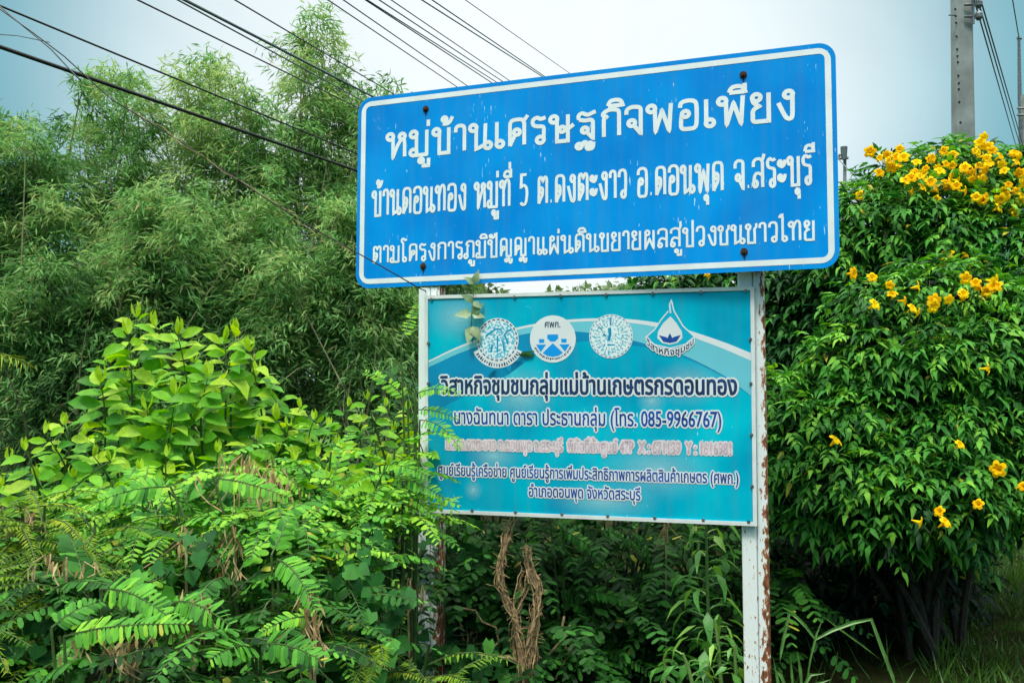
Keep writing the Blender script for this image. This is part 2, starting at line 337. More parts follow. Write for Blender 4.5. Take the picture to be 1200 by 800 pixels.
def boardmat(name, base, chip, chips=.5, streak=True, rough=.35, grime=.16):
    m, n, lk, p = newmat(name); p.inputs['Roughness'].default_value = rough; p.inputs['Specular IOR Level'].default_value = .10
    t = n.new('ShaderNodeTexCoord')
    z = n.new('ShaderNodeTexNoise'); z.inputs['Scale'].default_value = 2.3; z.inputs['Detail'].default_value = 5; lk(t.outputs['Object'], z.inputs['Vector'])
    r = n.new('ShaderNodeValToRGB'); e = r.color_ramp.elements; e[0].position = .3; e[1].position = .72
    e[0].color = (*base[0], 1); e[1].color = (*base[1], 1); lk(z.outputs['Fac'], r.inputs[0]); last = r.outputs[0]
    # paint flaked off in short vertical scratches and specks
    mp = n.new('ShaderNodeMapping'); mp.inputs['Scale'].default_value = (120, 14, 1) ; lk(t.outputs['Object'], mp.inputs[0])
    s1 = n.new('ShaderNodeTexNoise'); s1.inputs['Scale'].default_value = 1; s1.inputs['Detail'].default_value = 2; lk(mp.outputs[0], s1.inputs['Vector'])
    s2 = n.new('ShaderNodeTexNoise'); s2.inputs['Scale'].default_value = 5; lk(t.outputs['Object'], s2.inputs['Vector'])
    ad = n.new('ShaderNodeMath'); ad.operation = 'MULTIPLY_ADD'; ad.inputs[1].default_value = .5; lk(s2.outputs['Fac'], ad.inputs[0]); lk(s1.outputs['Fac'], ad.inputs[2])
    th = n.new('ShaderNodeMapRange'); th.inputs[1].default_value = 1.06-.1*chips; th.inputs[2].default_value = 1.09-.1*chips; lk(ad.outputs[0], th.inputs[0])
    mx = n.new('ShaderNodeMix'); mx.data_type = 'RGBA'; mx.inputs[7].default_value = (*chip, 1); lk(th.outputs[0], mx.inputs[0]); lk(last, mx.inputs[6])
    mp2 = n.new('ShaderNodeMapping'); mp2.inputs['Scale'].default_value = (26, 1.6, 1); lk(t.outputs['Object'], mp2.inputs[0])
    s3 = n.new('ShaderNodeTexNoise'); s3.inputs['Scale'].default_value = 1; s3.inputs['Detail'].default_value = 4; lk(mp2.outputs[0], s3.inputs['Vector'])
    d3 = n.new('ShaderNodeMapRange'); d3.inputs[1].default_value = .45; d3.inputs[2].default_value = .75; d3.inputs[3].default_value = 0; d3.inputs[4].default_value = grime; lk(s3.outputs['Fac'], d3.inputs[0])
    mx2 = n.new('ShaderNodeMix'); mx2.data_type = 'RGBA'; mx2.inputs[7].default_value = (.10,.20,.30,1); lk(d3.outputs[0], mx2.inputs[0]); lk(mx.outputs[2], mx2.inputs[6])
    lk(mx2.outputs[2], p.inputs['Base Color'])
    # faint rolling of the sheet
    z3 = n.new('ShaderNodeTexNoise'); z3.inputs['Scale'].default_value = 2.2; lk(t.outputs['Object'], z3.inputs['Vector'])
    b = n.new('ShaderNodeBump'); b.inputs['Strength'].default_value = .25; b.inputs['Distance'].default_value = .02; lk(z3.outputs['Fac'], b.inputs['Height']); lk(b.outputs[0], p.inputs['Normal'])
    return m
M['blue'] = boardmat('blue_board', ((.0,.195,.64),(.0,.315,.82)), (.45,.68,.85), .75)
M['sheet'] = plain('reflective_white', (.72,.78,.80), .4, vary=.07, scale=9)
M['teal'] = boardmat('printed_vinyl', ((.0,.26,.47),(.0,.55,.69)), (.7,.85,.9), .35, rough=.28)
M['frame'] = plain('white_aluminium', (.68,.72,.72), .4, vary=.08, scale=14)
M['teal_d'] = plain('print_deep_teal', (.0,.24,.46), .3, vary=.25, scale=2.5)
M['teal_l'] = plain('print_aqua', (.15,.56,.68), .3, vary=.08, scale=3)
M['print_w'] = plain('print_white', (.70,.75,.78), .35, vary=.05, scale=6)
M['print_pink'] = plain('print_faded_pink', (.70,.62,.66), .35, vary=.18, scale=30)
M['print_fade'] = plain('print_faded_red', (.58,.42,.50), .35, vary=.25, scale=30)
M['navy'] = plain('print_navy', (.012,.04,.13), .35, vary=.5, scale=14)
M['ink'] = plain('print_blue_ink', (.008,.06,.33), .35, vary=.4, scale=10)
M['teal_m'] = plain('print_mid_teal', (.0,.42,.62), .3)
M['azure'] = plain('print_azure', (.0,.30,.80), .35)
M['bokeh'] = None
M['bolt'] = plain('rusty_bolt', (.05,.022,.016), .8, .2, vary=.6, scale=90)
def rustmat(bias):
    m, n, lk, p = newmat('white_paint_on_rust')
    t = n.new('ShaderNodeTexCoord'); sp = n.new('ShaderNodeSeparateXYZ'); lk(t.outputs['Object'], sp.inputs[0])
    mp = n.new('ShaderNodeMapping'); mp.inputs['Scale'].default_value = (60, 60, 22); lk(t.outputs['Object'], mp.inputs[0])
    z = n.new('ShaderNodeTexNoise'); z.inputs['Scale'].default_value = 1; z.inputs['Detail'].default_value = 7; z.inputs['Roughness'].default_value = .62; lk(mp.outputs[0], z.inputs['Vector'])
    # more rust towards the right-hand edge (x) and towards the ground (z)
    ex = n.new('ShaderNodeMapRange'); ex.inputs[1].default_value = .012; ex.inputs[2].default_value = .058; ex.inputs[3].default_value = 0; ex.inputs[4].default_value = .22; lk(sp.outputs['X'], ex.inputs[0])
    ez = n.new('ShaderNodeMapRange'); ez.inputs[1].default_value = 1.7; ez.inputs[2].default_value = .2; ez.inputs[3].default_value = -.08; ez.inputs[4].default_value = .06; lk(sp.outputs['Z'], ez.inputs[0])
    a = n.new('ShaderNodeMath'); a.operation = 'ADD'; lk(z.outputs['Fac'], a.inputs[0]); lk(ex.outputs[0], a.inputs[1])
    a2 = n.new('ShaderNodeMath'); a2.operation = 'ADD'; lk(a.outputs[0], a2.inputs[0]); lk(ez.outputs[0], a2.inputs[1])
    a3 = n.new('ShaderNodeMath'); a3.operation = 'ADD'; a3.inputs[1].default_value = bias; lk(a2.outputs[0], a3.inputs[0])
    r = n.new('ShaderNodeValToRGB'); e = r.color_ramp.elements; r.color_ramp.interpolation = 'LINEAR'
    e[0].position = .585; e[0].color = (.76,.82,.82,1); e[1].position = .80; e[1].color = (.06,.022,.012,1)
    x = e.new(.605); x.color = (.50,.36,.24,1); x = e.new(.63); x.color = (.30,.11,.04,1); x = e.new(.70); x.color = (.18,.06,.024,1)
    lk(a3.outputs[0], r.inputs[0]); lk(r.outputs[0], p.inputs['Base Color'])
    rr = n.new('ShaderNodeMapRange'); rr.inputs[1].default_value = .58; rr.inputs[2].default_value = .63; rr.inputs[3].default_value = .45; rr.inputs[4].default_value = .9
    lk(a3.outputs[0], rr.inputs[0]); lk(rr.outputs[0], p.inputs['Roughness'])
    b = n.new('ShaderNodeBump'); b.inputs['Strength'].default_value = .4; b.inputs['Distance'].default_value = .004; lk(a3.outputs[0], b.inputs['Height']); lk(b.outputs[0], p.inputs['Normal'])
    return m

# posts: each two steel channels welded side by side
def post(top, bot, wdt, bias):
    """top and bottom are the middles of the front face"""
    ax = (top-bot); L = ax.length; az = ax.normalized()
    fr = (ML.to_3x3() @ Vector((0,0,1))); fr = (fr - az*fr.dot(az)).normalized(); xx = (az.cross(fr)).normalized()*-1
    if xx.dot(ML.to_3x3() @ Vector((1,0,0))) < 0: xx = -xx
    m = Matrix.Identity(4)
    yb = -fr
    for i in range(3): m[i][0] = xx[i]; m[i][1] = yb[i]; m[i][2] = az[i]
    m.translation = bot
    mb = MB(); h = wdt/2
    def bar(x0, x1):
        c = .004
        s_ = [(x0+c,0),(x1-c,0),(x1,c),(x1,.09),(x0,.09),(x0,c)]
        nz = 2
        v = [(x, y, z) for z in (0, L) for x, y in s_]; k = 6
        mb.add(v, [(i, (i+1)%k, k+(i+1)%k, k+i) for i in range(k)] + [tuple(range(k))[::-1], tuple(range(k, 2*k))])
    bar(-h, h*.12); bar(h*.12+.003, h)
    mb.box(-h*.6, h*.6, .02, .07, .001, L-.004)
    o = mb.build('post', rustmat(bias)); return wparent(o, sign, SM, m)
off = ML.to_3x3() @ Vector((0,0,-.026))
def on_lower(u, v, wz=0): return ML @ Vector((u, v, wz))
def ray_plane(px, py, mw, z0):
    o = CAM.translation; d = (P(px, py, 1)-o); n = mw.to_3x3() @ Vector((0,0,1)); q = mw @ Vector((0,0,z0))
    return o + d*((q-o).dot(n)/d.dot(n))
rt = ray_plane(879.5, 318, ML, -.026); rb = ray_plane(887.5, 780, ML, -.026); ra = (rb-rt).normalized()
up = MU.to_3x3() @ Vector((0,1,0))
post(rt-ra*.02, rb+ra*(rb.z/-ra.z+.3), .117, .0)
lt = ray_plane(502.5, 337, ML, -.026); lb = ray_plane(502, 740, ML, -.026); la = (lb-lt).normalized()
post(lt-la*.0, lb+la*(lb.z/-la.z+.3), .112, -.02)

# ---- upper board
def rrect(w, h, r, n=8):
    out = []
    for cx, cy, a0 in ((w/2-r, h/2-r, 0), (-w/2+r, h/2-r, 90), (-w/2+r, -h/2+r, 180), (w/2-r, -h/2+r, 270)):
        out += [(cx+r*math.cos(R(a0+90*i/n)), cy+r*math.sin(R(a0+90*i/n))) for i in range(n+1)]
    return out
def plate(mb, poly, z0, z1, m=0):
    k = len(poly); v = [(x, y, z0) for x, y in poly]+[(x, y, z1) for x, y in poly]
    mb.add(v, [tuple(range(k))[::-1], tuple(range(k, 2*k))]+[(i, (i+1)%k, k+(i+1)%k, k+i) for i in range(k)], m)
mb = MB(); plate(mb, rrect(UW, UH, .075), -.003, .0)
upper = mb.build('name_board', M['blue']); wparent(upper, sign, SM, MU); tag(upper, 'wide blue board with white Thai lettering and a white border')
mb = MB(); o_ = rrect(UW-.040, UH-.044, .058); i_ = rrect(UW-.092, UH-.096, .026)
k = len(o_); mb.add([(x, y, .0012) for x, y in o_]+[(x, y, .0012) for x, y in i_], [(i, (i+1)%k, k+(i+1)%k, k+i) for i in range(k)])
wparent(mb.build('border', M['sheet']), upper, MU, MU)
mb = MB()
for v in (-.36, .36):            # stiffening angles behind the sheet, that the posts are bolted to
    mb.box(-UW/2+.08, UW/2-.08, v-.02, v+.02, -.010, -.004); mb.box(-UW/2+.08, UW/2-.08, v-.02, v-.014, -.04, -.010)
wparent(mb.build('back_rail', M['steel']), upper, MU, MU)
# upper ends of the posts, bolted behind the blue sheet (they follow its slight backward lean)
for pu, hw, bias in ((-.787, .054, .03), (.783, .057, .0)):
    mb = MB(); mb.box(-hw, hw, 0, .07, -.49, .42)
    m_ = MU @ Matrix.Translation((pu, 0, -.045)) @ Matrix.Rotation(R(-90), 4, 'X')
    wparent(mb.build('post_head', rustmat(bias-.03)), sign, SM, m_)
def lettering(text, u0, u1, v0, xh, hw, name='lettering', vs1=0):
    S, wd = looped_strokes(text); mb = MB(); k = (u1-u0)/wd
    for i, s in enumerate(S):
        mb.ribbon([(u0+x*k, v0+y*xh/100+vs1*x/wd) for x, y in s], hw, .0012+.00008*(i % 9))
    o = mb.build(name, M['sheet']); return wparent(o, upper, MU, MU)
lettering("หมู่บ้านเศรษฐกิจพอเพียง", -1.012, 1.012, .168, .128, .0098, vs1=.006)
lettering("บ้านดอนทอง หมู่ที่ 5 ต.ดงตะงาว อ.ดอนพุด จ.สระบุรี", -1.090, 1.075, -.126, .128, .0070)
lettering("ตามโครงการภูมิปัญญาแผ่นดินขยายผลสู่ปวงชนชาวไทย", -1.086, 1.083, -.372, .084, .0054)
for u, v in ((-.7925,.4045),(.7847,.3956),(-.7978,-.4007),(.778,-.4099)):
    mb = MB()
    for r_, z0, z1, n_ in ((.017,0,.003,16),(.012,.003,.011,6),(.006,.011,.017,8)):
        plate(mb, [(u+r_*math.cos(t*math.tau/n_), v+r_*math.sin(t*math.tau/n_)) for t in range(n_)], z0, z1)
    mb.add([(u-.004,v-.016,.0008),(u+.004,v-.016,.0008),(u+.001,v-.05,.0008)], [(0,2,1)])
    wparent(mb.build('bolt', M['bolt']), upper, MU, MU)

# ---- lower board
mb = MB(); mb.box(-LW/2+.004, LW/2-.004, -LH/2+.004, LH/2-.004, -.004, 0)
lower = mb.build('information_board', M['teal']); wparent(lower, sign, SM, ML); tag(lower, 'turquoise printed board in a white frame with emblems and small Thai print')
mb = MB(); t_ = .017
mb.box(-LW/2, LW/2, LH/2-t_, LH/2, -.022, .006); mb.box(-LW/2, LW/2, -LH/2, -LH/2+t_, -.022, .006)
mb.box(-LW/2, -LW/2+t_, -LH/2+t_+.0005, LH/2-t_-.0005, -.022, .006); mb.box(LW/2-t_, LW/2, -LH/2+t_+.0005, LH/2-t_-.0005, -.022, .006)
wparent(mb.build('frame', M['frame']), lower, ML, ML)
for u, v in [(u, s*(LH/2-.019)) for u in (-.76,-.55,-.33,-.1,.12,.34,.56,.76) for s in (1,-1)]+[(s*(LW/2-.019), v) for v in (-.36,-.13,.1,.30) for s in (1,-1)]:
    mb = MB(); plate(mb, [(u+.0075*math.cos(t*math.tau/10), v+.0075*math.sin(t*math.tau/10)) for t in range(10)], .0002, .0085)
    plate(mb, [(u+.004*math.cos(t*math.tau/6), v+.004*math.sin(t*math.tau/6)) for t in range(6)], .0085, .011)
    wparent(mb.build('screw', M['steel']), lower, ML, ML)
# printed sweep: deep field under it, white line, aqua band
def curve(pts, n=40):
    xs = [p[0] for p in pts]; out = []
    for i in range(n+1):
        x = xs[0]+(xs[-1]-xs[0])*i/n
        j = max(q for q in range(len(pts)-1) if pts[q][0] <= x+1e-9)
        p0, p1, p2, p3 = pts[max(j-1,0)], pts[j], pts[j+1], pts[min(j+2, len(pts)-1)]
        h = p2[0]-p1[0]; t = (x-p1[0])/h
        m1 = (p2[1]-p0[1])/(p2[0]-p0[0])*h; m2 = (p3[1]-p1[1])/(p3[0]-p1[0])*h
        y = (2*t**3-3*t*t+1)*p1[1]+(t**3-2*t*t+t)*m1+(-2*t**3+3*t*t)*p2[1]+(t**3-t*t)*m2
        out.append((x, y))
    return out
def strip(mb, top, bot, z, m):
    n = len(top); mb.add([(x, y, z) for x, y in top]+[(x, y, z) for x, y in bot], [(i, n+i, n+i+1, i+1) for i in range(n-1)], m)
E_ = LW/2-t_-.001
arc_t = curve([(-E_,.213),(-.608,.287),(-.388,.356),(-.131,.399),(.158,.406),(.397,.374),(.629,.300),(E_,.238)])
arc_m = curve([(-E_,.205),(-.608,.277),(-.388,.345),(-.131,.387),(.158,.391),(.397,.352),(.629,.270),(E_,.203)])
arc_b = curve([(-E_,.180),(-.608,.252),(-.388,.318),(-.131,.352),(.158,.322),(.300,.285),(.474,.231),(.665,.132),(E_,.043)])
deep_b = curve([(-E_,-.05),(-.608,.03),(-.388,.13),(-.2,.25),(.0,.300),(.158,.287),(.300,.27),(.474,.222),(.665,.125),(E_,.04)])
mb = MB(); strip(mb, arc_b, deep_b, .0003, 0); strip(mb, arc_m, arc_b, .0006, 1); strip(mb, arc_t, arc_m, .0009, 2)
wparent(mb.build('printed_sweep', [M['teal_d'], M['teal_l'], M['print_w']]), lower, ML, ML)
# pale soft spots of the printed background
def bokeh():
    m, n, lk, p = newmat('print_soft_spot'); p.inputs['Roughness'].default_value = .3
    t = n.new('ShaderNodeTexCoord'); g = n.new('ShaderNodeTexGradient'); g.gradient_type = 'SPHERICAL'; lk(t.outputs['Object'], g.inputs[0])
    p.inputs['Base Color'].default_value = (.42,.80,.88,1); tr = n.new('ShaderNodeBsdfTransparent'); mx = n.new('ShaderNodeMixShader')
    c = n.new('ShaderNodeMath'); c.operation = 'MULTIPLY'; c.inputs[1].default_value = .55; sq = n.new('ShaderNodeMath'); sq.operation = 'POWER'; sq.inputs[1].default_value = 1.7; lk(g.outputs['Fac'], sq.inputs[0]); lk(sq.outputs[0], c.inputs[0]); lk(c.outputs[0], mx.inputs[0])
    lk(tr.outputs[0], mx.inputs[1]); lk(p.outputs[0], mx.inputs[2]); lk(mx.outputs[0], n['Material Output'].inputs[0]); return m
M['bokeh'] = bokeh()
for i, (u, v, ru, rv) in enumerate(((-.545,-.42,.055,.06),(-.44,-.25,.16,.09),(.33,.02,.08,.07),(.1,-.45,.3,.10),(.35,-.30,.3,.16),(-.3,.05,.2,.16),(.5,.1,.2,.12),(-.62,.43,.2,.14))):
    mb = MB(); mb.disc(0, 0, 1, 0, 28); o = mb.build('printed_spot', M['bokeh'])
    wparent(o, lower, ML, ML @ Matrix.Translation((u, v, .0002+.00002*i)) @ Matrix.Diagonal((ru, rv, 1, 1)))

def text_mesh(body):
    """outlines of a line of plain lettering: points, filled triangles by stroke group, outline edges"""
    cu = bpy.data.curves.new('line', 'FONT'); cu.body = body; cu.size = 1
    ob = bpy.data.objects.new('line', cu); C.objects.link(ob); dg = bpy.context.evaluated_depsgraph_get(); dg.update()
    tc_ = ob.evaluated_get(dg).to_curve(dg); loops = []
    for s in tc_.splines:
        bp = s.bezier_points; pts = []
        for a, b_ in zip(bp, list(bp[1:])+[bp[0]]):
            straight = a.handle_right_type == 'VECTOR' and b_.handle_left_type == 'VECTOR'
            pts += [p.to_2d() for p in interpolate_bezier(a.co, a.handle_right, b_.handle_left, b_.co, 2 if straight else 5)[:-1]]
        q = [p for k, p in enumerate(pts) if (p-pts[k-1]).length > 1e-5]
        if len(q) > 2: loops.append(q)
    ob.evaluated_get(dg).to_curve_clear(); bpy.data.objects.remove(ob); bpy.data.curves.remove(cu)
    area = [sum(a.x*b_.y-b_.x*a.y for a, b_ in zip(q, q[1:]+q[:1]))/2 for q in loops]
    def inside(p, q):
        c = False
        for a, b_ in zip(q, q[1:]+q[:1]):
            if (a.y > p.y) != (b_.y > p.y) and p.x < (b_.x-a.x)*(p.y-a.y)/(b_.y-a.y)+a.x: c = not c
        return c
    v = []; f = []; e = []; grp = []
    box = [(min(p.x for p in q), max(p.x for p in q)) for q in loops]
    hole_of = {}
    for h in range(len(loops)):         # a hole runs the other way round and lies wholly within its letter
        for k in range(len(loops)):
            if area[h]*area[k] < 0 and abs(area[h]) < abs(area[k]) and box[k][0] <= box[h][0] and box[h][1] <= box[k][1] and all(inside(p, loops[k]) for p in loops[h]): hole_of[h] = k
    for k in [k for k in range(len(loops)) if k not in hole_of]:
        hs = [h for h in hole_of if hole_of[h] == k]
        polys = [[p.to_3d() for p in loops[k]]]+[[p.to_3d() for p in loops[h]] for h in hs]; n0 = len(v)
        for q in polys:
            n = len(v); v += [tuple(p[:2]) for p in q]; e += [(n+i_, n+(i_+1) % len(q)) for i_ in range(len(q))]
        for t in tessellate_polygon(polys): f.append(tuple(n0+i_ for i_ in t)); grp.append(k)
    return np.array(v), f, e, grp
def outline(mb, v, e, hw, z, m, q):
    for a, b in e:
        p0, p1 = v[a], v[b]; d = p1-p0; l = math.hypot(*d)
        if l < 1e-7: continue
        d = d/l; nx, ny = -d[1]*hw, d[0]*hw; zz = z+q.random()*.0004; x0, x1 = p0-d*hw*.45, p1+d*hw*.45
        mb.add([(x0[0]+nx*.8, x0[1]+ny*.8, zz), (x0[0]-nx*.8, x0[1]-ny*.8, zz), (p0[0]-nx, p0[1]-ny, zz), (p1[0]-nx, p1[1]-ny, zz), (x1[0]-nx*.8, x1[1]-ny*.8, zz), (x1[0]+nx*.8, x1[1]+ny*.8, zz), (p1[0]+nx, p1[1]+ny, zz), (p0[0]+nx, p0[1]+ny, zz)], [(0,1,2,3,4,5,6,7)], m)
def printed(mb, body, u0, u1, v0, xh, halo, bold, mi, mo, z=.0012, warp=None):
    """a line of print with a pale outline; xh is the height of a plain consonant"""
    q = random.Random(len(body)); v, f, e, grp = text_mesh(body)
    x0, x1 = v[:,0].min(), v[:,0].max()
    v = np.stack([u0+(v[:,0]-x0)/(x1-x0)*(u1-u0), v0+v[:,1]*xh/.56], 1)
    if warp: v = np.array([warp(a, b) for a, b in v])
    outline(mb, v, e, halo, z, mo, q)
    if mi is not None:
        if bold: outline(mb, v, e, bold, z+.0006, mi, q)
        gz = {}
        for t, g in zip(f, grp):
            for i_ in t: gz[i_] = g % 6
        tri_ = [t if (v[t[1]][0]-v[t[0]][0])*(v[t[2]][1]-v[t[0]][1])-(v[t[1]][1]-v[t[0]][1])*(v[t[2]][0]-v[t[0]][0]) > 0 else t[::-1] for t in f]
        mb.add([(a, b, z+.0011+.00006*gz.get(i_, 0)) for i_, (a, b) in enumerate(v)], tri_, mi)
def print_line(body, u0, u1, v0, xh, halo, bold, mi, mo, **k):
    mb = MB(); printed(mb, body, u0, u1, v0, xh, halo, bold, 0, 1, **k)
    wparent(mb.build('lettering', [M[mi], M[mo]]), lower, ML, ML)
print_line("วิสาหกิจชุมชนกลุ่มแม่บ้านเกษตรกรดอนทอง", -.714, .714, .050, .068, .0115, .0030, 'navy', 'print_w')
print_line("นางฉันทนา ดารา ประธานกลุ่ม (โทร. 085-9966767)", -.642, .644, -.098, .057, .0085, .0012, 'ink', 'print_w')
print_line("ม.5 ต.ดงตะงาว อ.ดอนพุด จ.สระบุรี  พิกัดที่ตั้งศูนย์ 47P  X : 671139  Y : 1616981", -.684, .686, -.222, .044, .0085, 0, 'print_fade', 'print_pink')
print_line("ศูนย์เรียนรู้เครือข่าย ศูนย์เรียนรู้การเพิ่มประสิทธิภาพการผลิตสินค้าเกษตร (ศพก.)", -.727, .717, -.352, .043, .0068, .0010, 'ink', 'print_w')
print_line("อำเภอดอนพุด จังหวัดสระบุรี", -.263, .273, -.441, .043, .0068, .0010, 'ink', 'print_w')

# ---- emblems printed above the text
def sealmat(name, c1, c2, scale, thr):
    m, n, lk, p = newmat(name); p.inputs['Roughness'].default_value = .35
    t = n.new('ShaderNodeTexCoord'); z = n.new('ShaderNodeTexNoise'); z.inputs['Scale'].default_value = scale; z.inputs['Detail'].default_value = 3; lk(t.outputs['Object'], z.inputs['Vector'])
    r = n.new('ShaderNodeValToRGB'); e = r.color_ramp.elements; e[0].position = thr; e[0].color = (*c1, 1); e[1].position = thr+.07; e[1].color = (*c2, 1)
    lk(z.outputs['Fac'], r.inputs[0]); lk(r.outputs[0], p.inputs['Base Color']); return m
M['seal_speck'] = sealmat('print_seal_drawing', (.10,.46,.62), (.74,.84,.88), 75, .47)
M['seal_fine'] = sealmat('print_seal_grain', (.12,.48,.60), (.74,.84,.86), 95, .40)
def arcband(mb, cx, cy, r0, r1, a0, a1, z, m, n=20):
    v = []
    for i in range(n+1):
        a = R(a0+(a1-a0)*i/n); v += [(cx+r0*math.cos(a), cy+r0*math.sin(a), z), (cx+r1*math.cos(a), cy+r1*math.sin(a), z)]
    mb.add(v, [(2*i, 2*i+1, 2*i+3, 2*i+2) for i in range(n)], m)
def emblem(mb, mats): wparent(mb.build('emblem', mats), lower, ML, ML)
EM = ['print_w','seal_speck','navy','teal_d','azure','seal_fine','ink','teal_l','teal_m']; EMm = [M[k] for k in EM]
q = random.Random(5)
# provincial seal: drawing inside a ring, with a curved name band below
cx, cy, r = -.418, .312, .107; mb = MB()
arcband(mb, cx, cy, .082, .137, 205, 335, .0012, 0, 24); mb.disc(cx, cy, r, .0014, 40, 0); mb.disc(cx, cy, r*.86, .0016, 40, 1)
for k in range(26): arcband(mb, cx, cy, r*.90, r*.955, k*360/26, k*360/26+8.5, .0017, 2, 3)
for k in range(20):
    a = 212+k*6.1; arcband(mb, cx, cy, .113+.004*q.random(), .126+.006*q.random(), a, a+2.0+2*q.random(), .0018, 2, 2)
for x, y, a, l in ((-.04,.03,35,.05),(.05,.035,40,.05),(0,-.02,90,.08),(.03,-.03,100,.05),(-.03,-.04,80,.04),(.0,.05,0,.04),(.045,0,110,.05)):
    dx, dy = math.cos(R(a))*l/2, math.sin(R(a))*l/2; mb.ribbon([(cx+x-dx, cy+y-dy), (cx+x, cy+y+.004), (cx+x+dx, cy+y+dy)], .004, .0019, 3)
emblem(mb, EMm)
# learning centre: three people round a field, on a white disc
cx, cy, r = -.141, .313, .113; mb = MB(); mb.disc(cx, cy, r, .0014, 44, 0); z = .0017
mb.add([(cx-.026,cy+.022,z),(cx+.026,cy+.022,z),(cx+.028,cy+.004,z),(cx+.012,cy-.012,z),(cx-.012,cy-.012,z),(cx-.028,cy+.004,z)], [(5,4,3,2,1,0)], 4)
for s in (-1, 1):
    mb.add([(cx+s*.055-.014,cy,z),(cx+s*.055+.014,cy,z),(cx+s*.055+.012,cy-.018,z),(cx+s*.055-.012,cy-.018,z)], [(0,3,2,1)], 4)
    mb.add([(cx+s*.032,cy-.026,z),(cx+s*.083,cy-.026,z),(cx+s*.06,cy-.062,z)], [(0,2,1)] if s > 0 else [(0,1,2)], 4)
mb.add([(cx,cy-.02,z),(cx-.05,cy-.066,z),(cx-.03,cy-.08,z),(cx,cy-.086,z),(cx+.03,cy-.08,z),(cx+.05,cy-.066,z)], [(0,1,2,3,4,5)], 4)
for k in range(24):
    a = 205+k*5.6; arcband(mb, cx, cy, .091, .098+.004*q.random(), a, a+2+2*q.random(), .0018, 2, 2)
printed(mb, "ศพก.", cx-.038, cx+.038, cy+.056, .026, .0004, .0004, 2, 0, z=.0018)
emblem(mb, EMm)
# round grey seal with rays and a standing figure
cx, cy, r = .141, .3216, .104; mb = MB(); mb.disc(cx, cy, r, .0014, 44, 0); mb.disc(cx, cy, r*.90, .0016, 44, 5)
for k in range(30): arcband(mb, cx, cy, r*.925, r*.965, k*12, k*12+6.5, .0017, 3, 3)
for k in range(28):
    a = R(k*360/28+4); mb.ribbon([(cx+math.cos(a)*r*.5, cy+math.sin(a)*r*.5), (cx+math.cos(a)*r*.8, cy+math.sin(a)*r*.8)], .0011, .0018, 3)
mb.ribbon([(cx,cy+.09),(cx,cy+.055)], .003, .0019, 3); mb.ribbon([(cx-.006,cy+.04),(cx-.004,cy+.01),(cx-.012,cy-.02)], .007, .0019, 3)
mb.ribbon([(cx-.036,cy+.012),(cx-.025,cy+.0)], .005, .00185, 3); mb.ribbon([(cx-.018,cy-.04),(cx+.018,cy-.04)], .003, .0019, 3); mb.ribbon([(cx-.07,cy+.06),(cx-.04,cy+.03)], .0013, .0019, 2)
emblem(mb, EMm)
# community enterprise: a drop with three leaves over a curved name
cx, cy = .4165, .335; mb = MB()
tri = [(cx-.112,cy-.02),(cx-.07,cy+.015),(cx-.04,cy+.06),(cx-.006,cy+.10),(cx+.008,cy+.148),(cx+.02,cy+.10),(cx+.06,cy+.03),(cx+.112,cy-.02),(cx+.07,cy-.055),(cx,cy-.072),(cx-.07,cy-.055)]
mb.add([(x, y, .0013) for x, y in tri], [tuple(range(len(tri)))[::-1]], 8)
mb.ribbon(tri[4:]+tri[:4], .0028, .0016, 0)
mb.ribbon([(cx+.004,cy+.09),(cx+.0,cy+.13),(cx+.008,cy+.15),(cx+.014,cy+.13)], .0035, .0017, 0)
drop = [(cx+.0,cy+.072)]+[(cx+(.066*math.sin(R(a)))*(1 if a < 180 else 1), cy-.012-.042*math.cos(R(a))*-1*.9) for a in range(70, 300, 20)]
drop = [(cx+.004,cy+.075),(cx+.03,cy+.045),(cx+.055,cy+.005),(cx+.058,cy-.025),(cx+.035,cy-.048),(cx,cy-.056),(cx-.035,cy-.048),(cx-.058,cy-.025),(cx-.055,cy+.005),(cx-.03,cy+.045)]
mb.add([(x, y, .0020) for x, y in drop], [tuple(range(len(drop)))[::-1]], 0)
for a, l in ((90,.045),(36,.062),(144,.062)):
    d_ = Vector((math.cos(R(a)), math.sin(R(a)))); n_ = Vector((-d_.y, d_.x)); b_ = Vector((cx, cy-.048))
    pts = [b_, b_+d_*l*.45-n_*.013, b_+d_*l, b_+d_*l*.45+n_*.013]; mb.add([(p.x, p.y, .0023+a*1e-6) for p in pts], [(0,1,2,3)], 6)
def bend(a, b):
    an = (a-cx)/.135; return (cx+.135*math.sin(an*1.05), cy+.045-.135*math.cos(an*1.05)*1+ (b-(cy-.1))*.9)
printed(mb, "วิสาหกิจชุมชน", cx-.118, cx+.118, cy-.115, .026, .0060, .0006, 2, 0, z=.0024, warp=bend)
emblem(mb, EMm)

